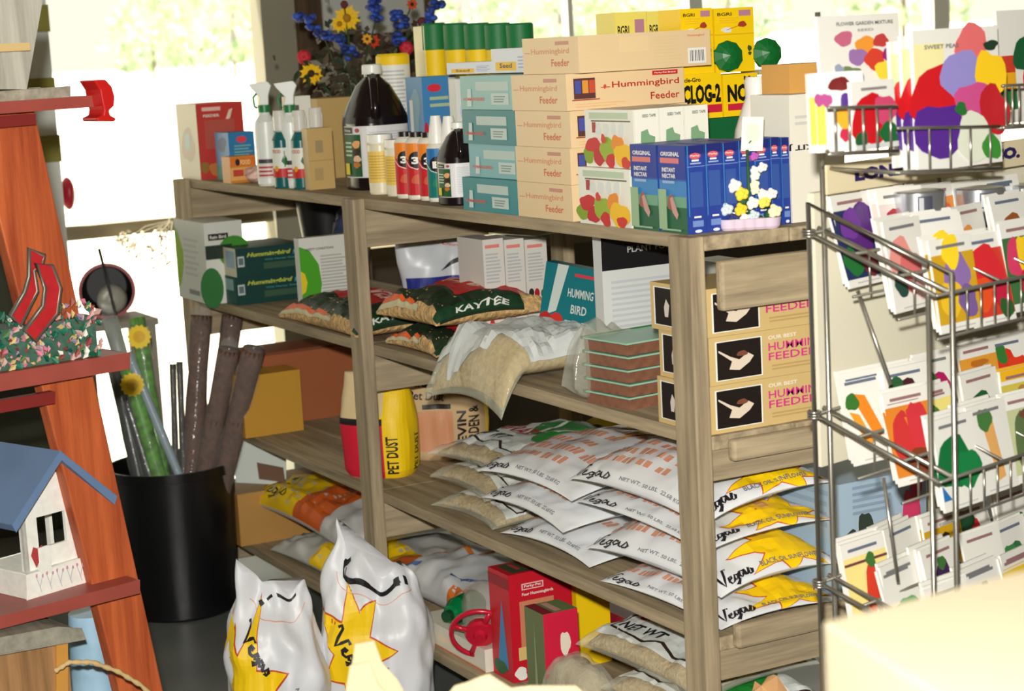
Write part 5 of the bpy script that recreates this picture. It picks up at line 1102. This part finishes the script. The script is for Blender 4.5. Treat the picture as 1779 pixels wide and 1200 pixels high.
# pale blue flower printed carton at the right end of the third shelf
zq_ = Z(842, .05, .27)-Z3; bx0 = X(1352, .262, Z3+zq_)
carton('carton', 'pale blue carton with pink and white flower pictures at the third shelf end', 'box', bx0, .05, .262, Y(1612, .05, Z3), Z3+.0005, zq_, (166, 188, 206),
       {'end': [('b', .14, .45, .09, .17, 3, (44, 56, 48)), ('b', .3, .6, .08, .15, 4, (50, 64, 52)), ('b', .58, .5, .07, .14, 5, (50, 66, 52)), ('b', .3, .25, .12, .2, 6, (222, 226, 222)), ('b', .82, .6, .1, .26, 7, (206, 60, 100)), ('b', .88, .85, .06, .14, 8, (196, 60, 90)), ('b', .95, .45, .05, .15, 9, (50, 70, 50)), ('l', .15, .72, .65, .98, 5, (140, 160, 180))], 'front': [('l', .1, .6, .9, .95, 4, (150, 170, 190))]})

# ================================================================== black bin with wrapped poles
bc = on(303, 1083, 0)+V3((FW.x, FW.y, 0)).normalized()*.155; zr = Z(812, bc.x, bc.y-.1)
hb = zr
t = root('plastic_bin', (bc.x, bc.y, 0)); tag(t, 'round black plastic bin holding wrapped poles on the floor', 'bin')
blk = mat((12, 12, 15), .35)
MB().lathe([(.148, 0), (.152, .006), (.166, hb*.93), (.174, hb*.935), (.176, hb), (.168, hb), (.163, hb*.9), (.148, .02), (.01, .015)], blk, n=40).build('bin_body', t)
Dn = (bc-CAM).dot(FW)
hp = at(412, 810, Dn-.01)-V3((bc.x, bc.y, 0))
MB().ball(hp, .02, blk, 12, 8, (1, 1, 1.3)).build('handle', t)
def pole(name, label, pa, pb, r, m, dd=0, wrap=None, cap=True, grp=None, cat='pole', flat=None):
    A = at(*pa, Dn+dd); Bq = at(*pb, Dn+dd*.5); d = (Bq-A).normalized(); Bz = A+d*((A.z-.03)/-d.z) if d.z < -.1 else Bq
    # keep the foot inside the bin
    h_ = V3((Bz.x-bc.x, Bz.y-bc.y, 0)); lim = .148-r-.012
    if h_.length > lim: h_ = h_.normalized()*lim
    Bz = V3((bc.x+h_.x, bc.y+h_.y, .03)); 
    t = root(name, Bz); tag(t, label, cat, grp); A_ = A-Bz
    pts = [A_*(i/10) for i in range(11)]
    MB().tube(pts, [r*(1+.06*math.sin(i*2.1)) for i in range(11)], m, 14).build('pole_core', t)
    if wrap: MB().tube([A_*(.02+.98*i/14) for i in range(15)]+[A_*1.03, A_*1.05], [r*1.12*(1+.08*math.sin(i*1.7)) for i in range(15)]+[r*.8, r*.1], wrap, 16).build('plastic_wrap', t)
    return t, A_, Bz
BR = mat((92, 58, 38), .85, bump=.8, scale=60, var=.35); WR = film((235, 240, 240), .09)
for k, (a, b_, dd, lab) in enumerate((((350, 548), (335, 790), .03, 'leftmost, the tallest'), ((404, 548), (372, 790), .05, 'second tallest, standing behind'), ((398, 606), (360, 800), -.16, 'middle front one'), ((441, 606), (395, 800), -.24, 'rightmost, leaning over the bin rim'))):
    pole('moss_pole', 'wrapped brown fibre pole in the black bin, %s' % lab, a, b_, .028, BR, dd, WR, grp='fibre poles in the bin')
for k, (a, b_, lab) in enumerate((((300, 632), (305, 800), 'left'), ((312, 628), (318, 800), 'right'))):
    pole('bamboo_stake', 'thin dark stake bundled beside the fibre poles, %s one' % lab, a, b_, .009, mat((50, 36, 30), .6), .0, WR, cat='stake')
pole('garden_stake', 'thin black stake leaning out of the bin, tallest of all', (172, 432), (240, 700), .004, mat((20, 20, 22), .5), .04, cat='stake')
pole('clear_tube', 'clear grey plastic tube with rounded top at the left of the bin', (190, 552), (262, 800), .022, mat((150, 156, 150), .4), .03, WR, cat='tube')
pole('clear_tube', 'pale blue grey plastic tube slanting across the front of the bin', (222, 612), (318, 812), .012, mat((150, 170, 182), .3), -.07, WR, cat='tube')
for k, (a, b_, w_) in enumerate((((200, 640), (238, 812), 'outer'), ((218, 690), (256, 812), 'inner'))):
    pole('dark_sleeve', 'dark plastic plant sleeve at the left side of the bin, %s one' % w_, a, b_, .02, mat((28, 30, 30), .3), -.02, WR, cat='sleeve')
# picture sleeves with yellow flowers
for k, (a, b_, fl_, lab) in enumerate((((238, 552), (262, 700), (242, 585), 'rear'), ((222, 640), (272, 812), (230, 668), 'front'))):
    t, A_, Bz = pole('picture_sleeve', 'green printed plant sleeve with yellow flowers in the bin, %s one' % lab, a, b_, .021, mat((84, 150, 34), .5, var=.6, scale=40), -.045 if k else .01, WR, cat='sleeve')
    q = at(*fl_, (A_+Bz-CAM).dot(FW)-.03)-Bz; b = MB()
    for ii, (cc, rr) in enumerate((((250, 214, 30), .034), ((230, 180, 20), .018))):
        p = [q-FW*(.002+.002*ii)+RT*x+UP*y for x, y in star(0, 0, rr, rr*.85, 14)]; b.add([q-FW*(.003+.002*ii)]+p, [(0, i+1, (i+1) % 28+1) for i in range(28)], mat(cc, .5))
    b.build('flower_print', t)
flat = at(372, 765, Dn)
# ================================================================== left display stand
S0 = V3((-.6, -.77, 0))
def SP(px, py, f=0): return pl(px, py, S0+ef*f, ef)
stn = root('display_stand', (S0.x, S0.y, 0)); tag(stn, 'red stained wooden step stand with leaning legs at the left edge', 'display stand')
def SB(b, name, bev=0): return b.build(name, stn, (0, 0, 0), bevel=bev)
def off(p): return p-V3((S0.x, S0.y, 0))
cedar = wood((140, 58, 34), (206, 108, 60), 2, .8, .45); redp = mat((150, 70, 60), .45, var=.08, scale=20)
def spr(pts, f, th, m, name, bev=.003):
    b = MB(); b.prism([off(SP(px, py, f)) for px, py in pts], -ef*th, m); return SB(b, name, bev)
def foot(a, b_, f):   # extend leg down to floor
    p, q = SP(*a, f), SP(*b_, f); k = (p.z)/(p.z-q.z); return off(p+(q-p)*k)
la, lb = foot((-50, 190), (207, 1200), -.045), foot((60, 190), (284, 1200), -.045)
b = MB(); b.prism([off(SP(-50, 190, -.045)), off(SP(60, 190, -.045)), lb, la], -ef*.03, cedar); SB(b, 'leg', .003)
dx = -ex*.36
b = MB(); b.prism([off(SP(-50, 190, -.045))+dx, off(SP(60, 190, -.045))+dx, lb+dx, la+dx], -ef*.03, cedar); SB(b, 'leg', .003)
for (p0, p1, p2, p3, dep, nm) in (((-30, 200), (182, 184), (182, 165), (-30, 179), .13, 'step_board'), ((-30, 682), (225, 640), (225, 613), (-30, 653), .10, 'step_board'), ((-30, 1094), (243, 1030), (243, 1007), (-30, 1077), .15, 'step_board'), ((-30, 718), (95, 700), (95, 680), (-30, 698), .02, 'cross_rail'), ((-5, 227), (62, 216), (62, 198), (-5, 205), .02, 'cross_rail')):
    f = 0 if nm == 'step_board' else -.02
    q = [off(SP(*p, f)) for p in (p0, p1, p2, p3)]; ext = -ex*.45
    q[0] += ext; q[3] += ext
    b = MB(); b.prism(q, -ef*dep, redp if nm == 'step_board' else mat((120, 30, 26), .5)); SB(b, nm, .003)
zs1 = SP(180, 165).z; zs2 = SP(225, 613).z; zs3 = SP(243, 1007).z
greyw = wood((120, 112, 98), (176, 168, 150), 0, 1.0)
# top step: grey board and tapering grey box
q = [SP(-30, 178, -.03), SP(121, 166, -.03), SP(121, 149, -.03), SP(-30, 153, -.03)]
dz = zs1-min(p.z for p in q[:2])+.0005
b = MB(); q = [p-q[1] for p in q]; q[0].z = 0; q[3].z = q[2].z; b.prism(q, -ef*.10, greyw); c = SP(121, 166, -.03); c.z = zs1+.0005
o = b.build('weathered_board', None, c, bevel=.002); tag(o, 'thick weathered grey board lying on the top step of the red stand', 'board')
zt_ = c.z+q[2].z
bt = MB(); gb = wood((140, 136, 124), (196, 192, 178), 2, 1.0)
pc = [SP(-20, 147, -.045), SP(46, 147, -.045), SP(75, -15, -.045), SP(-50, -15, -.045)]; base_ = pc[1].copy(); base_.z = zt_+.0005
bt.prism([p-pc[1] for p in pc], -ef*.05, gb)
bt.box(0, 0, 0, .07, .012, .013, mat((206, 176, 120), .6), Matrix.Translation(SP(46, 80, -.035)-pc[1]-ex*.07)@Matrix.Rotation(az, 4, 'Z')@Matrix.Translation((0, -.012, 0)))
o = bt.build('wooden_birdhouse', None, base_); tag(o, 'tapering grey wooden birdhouse on the weathered board at the top left', 'birdhouse')
# red ring ornament at the step's end
cR = SP(182, 172, .0); t = root('red_ornament', cR); tag(t, 'bright red curved wooden ornament with a round foot at the end of the top step', 'ornament')
rm = mat((190, 26, 24), .3)
q = [off(SP(*p, .03)) for p in ((163, 139), (184, 138), (195, 150), (200, 168), (199, 184), (190, 192), (192, 200), (203, 206), (200, 211), (170, 210), (168, 205), (180, 199), (181, 190), (178, 178), (174, 156))]
cr_ = off(cR)
b = MB(); b.prism([p-cr_ for p in q], -ef*.05, rm); b.build('curved_band', t, bevel=.005)
# second step: leaded red ornament and flowered planter
cP = SP(85, 628, -.05); cP.z = zs2+.0005
t = root('flower_planter', cP); tag(t, 'planter box covered with small painted green, pink and white flowers on the middle step', 'planter')
R = random.Random(8); b = MB()
M2 = Matrix.Rotation(az, 4, 'Z')
b.box(-.26, -.02, 0, .085, .05, .07, mat((60, 96, 80), .7, var=.3, scale=60), M2); b.build('planter_box', t)
b = MB(); cs = [(0, 92, 76), (20, 110, 84), (70, 110, 60), (190, 150, 140), (206, 120, 140), (226, 220, 206), (150, 130, 160), (196, 170, 110), (0, 84, 60), (140, 60, 54)]
for i in range(420):
    e = R.uniform(-.25, .088); z = R.uniform(.004, .085+.02*math.sin(e*40)); f_ = R.uniform(-.0, .012)+.02; c = M2@V3((e, -f_, z))
    a = R.uniform(0, 6.3); s_ = R.uniform(.004, .010); d = M2@V3((math.cos(a), R.uniform(-.4, .4), math.sin(a))); n_ = M2@V3((0, -1, .2)); u_ = d.cross(n_).normalized()
    b.add([c-d*s_, c+u_*s_*.6+n_*.003, c+d*s_, c-u_*s_*.6+n_*.003], [(0, 1, 2, 3)], mat(cs[int(R.random()*len(cs))], .6))
b.build('small_flowers', t)
def leaded(pts, name, label, f):
    P = [SP(px, py, f) for px, py in pts]; c = V3((sum(p.x for p in P)/len(P), sum(p.y for p in P)/len(P), min(p.z for p in P)))
    t = root(name, c); tag(t, label, 'ornament'); b = MB(); b.prism([p-c for p in P], -ef*.006, mat((176, 34, 40), .35, var=.12, scale=60)); b.build('red_glass', t)
    MB().tube([p-c-ef*.003 for p in P], .0042, mat((110, 104, 94), .4, .5), 8, closed=True).build('lead_edge', t)
leaded([(64, 458), (92, 462), (106, 500), (100, 545), (62, 592), (44, 574), (76, 532), (80, 500)], 'leaded_ornament', 'zigzag red glass ornament with grey lead edges on the middle step, right one', -.005)
leaded([(52, 432), (78, 444), (74, 460), (60, 470), (66, 506), (36, 566), (20, 548), (44, 508), (52, 480)], 'leaded_ornament', 'zigzag red glass ornament with grey lead edges, left one behind its twin', -.02)
# third step: white birdhouse with a blue roof
A = on(48, 1043, zs3); Bq = on(169, 1006, zs3); w = (Bq-A).length; u = (Bq-A).normalized(); n_ = V3((u.y, -u.x, 0)); d = -n_
cam2 = V3((CAM.x-A.x, CAM.y-A.y, 0))
if n_.dot(cam2) < 0: n_ = -n_; d = -n_
t = root('painted_birdhouse', A+V3((0, 0, .0006))); tag(t, 'white painted birdhouse with a blue roof and a heart on the lowest red step', 'birdhouse')
k = 1/980
wm = mat((232, 232, 224), .55, var=.06, scale=70); bl = mat((98, 124, 160), .6, var=.08, scale=12)
U = lambda a, z, q=0: u*a+V3((0, 0, z))+d*q
H0 = .045; He = .16; Ha = .235; dp = .13
b = MB(); b.prism([U(0, 0), U(w, 0), U(w, H0), U(0, H0)], d*dp, wm)
b.build('tray', t, bevel=.002)
wx0, wx1, wz0, wz1 = w*.28, w*.68, H0+.035, H0+.09
b = MB()
for poly in ([U(.012, H0, .012), U(w-.012, H0, .012), U(w-.012, wz0, .012), U(.012, wz0, .012)], [U(.012, wz0, .012), U(wx0, wz0, .012), U(wx0, wz1, .012), U(.012, wz1, .012)], [U(wx1, wz0, .012), U(w-.012, wz0, .012), U(w-.012, wz1, .012), U(wx1, wz1, .012)],
             [U(.012, wz1, .012), U(w-.012, wz1, .012), U(w-.012, He-.005, .012), U(w/2, Ha-.012, .012), U(.012, He-.005, .012)]): b.prism(poly, d*.007, wm)
b.build('front_wall', t)
for a_ in (.012, w-.019):
    b = MB(); b.prism([U(a_, H0, .012), U(a_+.007, H0, .012), U(a_+.007, He, .012), U(a_, He, .012)], d*.012, wm); b.prism([U(a_, H0, dp-.03), U(a_+.007, H0, dp-.03), U(a_+.007, He, dp-.03), U(a_, He, dp-.03)], d*.012, wm); b.build('corner_post', t)
ov = .03
for s_ in (-1, 1):
    e1 = w/2+s_*(w/2+ov); z1 = He-.028
    b = MB(); b.prism([U(w/2, Ha, -ov), U(w/2, Ha+.016, -ov), U(e1+s_*.008, z1+.014, -ov), U(e1, z1, -ov)], d*(dp+2*ov), bl); b.build('roof_panel', t, bevel=.001)
b = MB(); f_, W_, H_ = frame(U(0, 0, -.0004), u*w, V3((0, 0, Ha)))
gy = (176, 180, 190)
els = [('p', [(.16, .22), (.10, .32), (.14, .38), (.2, .36), (.26, .38), (.28, .32)], (170, 60, 60))]
for i in range(6): x = .2+i*.14; els += [('s', [(x, .03), (x-.03, .1), (x-.06, .16)], .0012, gy), ('s', [(x-.02, .06), (x+.03, .15)], .0012, gy), ('b', x-.05, .16, .015, .015, i, (200, 150, 160)), ('b', x+.03, .15, .014, .014, i, (190, 150, 170))]
b.art(f_, W_, H_, els); b.prism([U(.03, .04, -.001), U(.055, .04, -.001), U(.055, .085, -.001), U(.03, .085, -.001)], d*.004, wm); b.build('painted_decoration', t)
# below: feeder with grey roof, rope, pale blue panel
zf = SP(100, 1180, .08).z
c = SP(60, 1190, .02); c.z = 0
t = root('wooden_feeder', c); tag(t, 'brown wooden bird feeder with a weathered grey roof and rope at the bottom left', 'bird feeder')
def RF(px, py, f=.02): return SP(px, py, f)-c
b = MB(); bwm = wood((120, 88, 56), (176, 132, 88), 2, 1)
b.prism([RF(-40, 1130), RF(116, 1100), V3((RF(116, 1100).x, RF(116, 1100).y, 0)), V3((RF(-40, 1130).x, RF(-40, 1130).y, 0))], -ef*.12, bwm); b.build('feeder_box', t, bevel=.003)
b = MB(); b.prism([RF(-60, 1148, .04), RF(145, 1108, .04), RF(140, 1094, .04), RF(100, 1092, .04), RF(-60, 1122, .04)], -ef*.2, wood((118, 116, 104), (160, 156, 140), 0, 1)); b.build('roof_board', t, bevel=.004)
b = MB(); b.prism([RF(98, 1118, .025), RF(118, 1114, .025), RF(118, 1250, .025), RF(98, 1250, .025)], -ef*.01, mat((196, 140, 60), .6)); b.build('corner_strip', t)
b = MB(); rp_ = [RF(95, 1166, .05), RF(120, 1150, .06), RF(160, 1150, .07), (RF(205, 1166, .075)), RF(245, 1190, .08), RF(290, 1235, .08)]
fine = []
for i in range(len(rp_)-1):
    for j in range(8): fine.append(rp_[i].lerp(rp_[i+1], j/8))
b.tube(fine, [.0042+.0012*math.sin(i*1.9) for i in range(len(fine))], mat((196, 168, 116), .8), 8); b.build('rope', t)
pp = [SP(118, 1062, -.09), SP(172, 1062, -.09)]
cb_ = SP(160, 1100, -.16); cb_.z = 0
t = root('painted_crock', cb_); tag(t, 'pale blue and white tall crock standing behind the leg of the red stand', 'crock')
zc_ = SP(160, 1062, -.16).z
MB().lathe([(.045, 0), (.055, .02), (.055, zc_*.5), (.045, zc_*.8), (.04, zc_)], mat((150, 184, 206), .35, var=.35, scale=7), 24).build('crock_body', t)

# ================================================================== things outside the left opening
c = at(186, 505, 6.0)
t = root('pail_stand', (c.x, c.y, 0)); tag(t, 'dark wooden stand under the red pail beyond the red stand', 'stand')
b = MB(); zt_ = c.z-.088
b.box(-.12, -.12, zt_-.02, .12, .12, zt_, mat((150, 146, 134), .7)); b.build('stand_top', t)
for sx in (-.1, .1):
    for sy in (-.1, .1): MB().box(sx-.012, sy-.012, 0, sx+.012, sy+.012, zt_-.02, mat((150, 146, 134), .7)).build('leg', t)
t = root('red_pail', c); tag(t, 'red rimmed dark pail lying on its side with its mouth to the viewer', 'pail')
Mq = V3((CAM.x-c.x, CAM.y-c.y, .1)).normalized().to_track_quat('Z', 'Y').to_matrix().to_4x4()
MB().lathe([(.07, -.16, mat((150, 20, 36), .4)), (.086, .0, mat((150, 20, 36), .4)), (.088, .012, mat((150, 20, 36), .4)), (.078, .012, mat((24, 20, 22), .5)), (.062, -.15, mat((24, 20, 22), .5))], mat((24, 20, 22), .5), 32, M=Mq).build('pail_body', t)
gs = MB().ball((0, 0, 0), .048, mat((176, 178, 170), .3, .2), 28, 18).build('gazing_ball', None, c+Mq.to_3x3()@V3((.012, -.028, -.01))); tag(gs, 'shiny silver ball inside the red rimmed pail', 'ball')
rb = MB().ball((0, 0, 0), .035, mat((176, 26, 50), .4), 16, 10, (1, .6, 1.5)).build('red_reflector', None, ax(118, 336, -3.44)); tag(rb, 'dark red rounded reflector fixed to the white post', 'reflector')  # added reflector standing in for an unidentified red shape, not a light
t = root('dried_branch', at(300, 382, 6.2)); tag(t, 'bleached dried branch of small white leaves hanging by the handrail', 'branch')
b = MB(); R = random.Random(2); o3 = at(300, 382, 6.2); lm = [mat((236, 230, 208), .7), mat((206, 196, 166), .7), mat((150, 140, 116), .7)]
for i in range(12):
    a = R.uniform(0, 1); pe = at(205+R.uniform(0, 90), 395+R.uniform(0, 100)*(1-a*.2), 6.2+R.uniform(-.06, .06))-o3
    b.tube([V3((0, 0, 0)), pe*.5+V3((0, 0, .02)), pe], .0015, lm[2], 5)
b.build('twigs', t)
b = MB()
for i in range(230):
    px = R.uniform(205, 298); lo = 395+(298-px)*.1; hi = 400+ (px-195)*1.0 if px < 260 else 470-(px-260)*.3
    py = R.uniform(lo, max(lo+20, hi)); p = at(px, py, 6.2+R.uniform(-.07, .07))-o3
    d = V3((R.uniform(-.5, .5), R.uniform(-1, .4), R.uniform(-1, .2))).normalized(); n_ = V3((R.uniform(-1, 1), R.uniform(-1, 1), R.uniform(-1, 1))); s_ = d.cross(n_).normalized(); l_ = R.uniform(.012, .022)
    b.add([p, p+d*l_*.5+s_*l_*.28, p+d*l_, p+d*l_*.5-s_*l_*.28], [(0, 1, 2, 3)], lm[0 if R.random() < .6 else (1 if R.random() < .6 else 2)])
b.build('leaves', t)

# ================================================================== close foreground
K = at(1430, 1080, 1.25)
e1 = (on(1779, 990, K.z)-K).normalized(); e2 = (on(1620, 1200, K.z)-K).normalized()
b = MB(); b.prism([V3((0, 0, 0)), e1*.42, e1*.42+e2*.28, e2*.28], V3((0, 0, -.28)), mat((166, 154, 128), .8, var=.03, scale=6))
o = b.build('cardboard_box', None, K, bevel=.002); tag(o, 'big pale tan cardboard box close to the viewer at the bottom right', 'box')
tb = MB(); tb.box(-.1, -.5, K.z-.31, .9, .5, K.z-.282, wood((120, 96, 66), (160, 130, 96), 0)); 
tt = root('table', V3((K.x, K.y, 0))); tag(tt, 'wooden table under the big cardboard box, mostly out of view', 'table')
b = MB(); q = [V3((0, 0, 0)), e1*.5, e1*.5+e2*.4, e2*.4]; b.prism([p+V3((0, 0, K.z-.281)) for p in q], V3((0, 0, -.025)), wood((120, 96, 66), (160, 130, 96), 0)); b.build('table_top', tt)
for p in q:
    cc = (e1*.5+e2*.4)*.5; pq = p+(cc-p)*.1; MB().tube([pq, pq+V3((0, 0, K.z-.306))], .02, wood((120, 96, 66), (160, 130, 96), 2)).build('leg', tt)
def paper(name, label, pts, D, th=.03):
    P = [at(px, py, D) for px, py in pts]; c = P[0]; b = MB(); R = random.Random(1)
    hd = V3((FW.x, FW.y, 0)).normalized()
    b.prism([p-c for p in P], hd*th, mat((222, 196, 150), .8, var=.05, scale=20)); o = b.build(name, None, c, bevel=.003); tag(o, label, 'bag'); return o
Dp = 1.9
def bagbody(pts, D, label, dep):
    P = [at(px, py, D) for px, py in pts]; zb_ = 0; n_ = len(P)
    c = V3((P[0].x, P[0].y, 0)); t = root('kraft_bag', c); tag(t, label, 'bag'); hd = -V3((FW.x, FW.y, 0)).normalized(); m = mat((188, 172, 138), .8, var=.06, scale=20, bump=.3)
    lo = min(p.z for p in P)-.02
    for k in range(2):
        b = MB(); b.prism([p-c+hd*dep*k for p in P]+[V3((P[-1].x, P[-1].y, 0))-c+hd*dep*k, V3((P[0].x, P[0].y, 0))-c+hd*dep*k], hd*.002, m); b.build('bag_wall', t)
    for p in (P[0], P[-1]):
        b = MB(); a = V3((p.x, p.y, 0))-c; z_ = p.z; rr = RT*.001; b.prism([a, a+hd*dep, a+hd*dep+V3((0, 0, z_)), a+V3((0, 0, z_))], rr, m); b.build('bag_wall', t)
bagbody([(600, 1215), (612, 1150), (617, 1118), (650, 1112), (664, 1150), (690, 1178), (710, 1215)], 2.3, 'pale kraft paper bag with a pointed top rising at the bottom edge, left one', .08)
bagbody([(770, 1215), (790, 1190), (812, 1184), (835, 1174), (850, 1170), (868, 1182), (888, 1194), (920, 1190), (1000, 1190), (1030, 1215)], 2.1, 'pale kraft paper bag with a torn rim at the bottom edge, right one', .10)
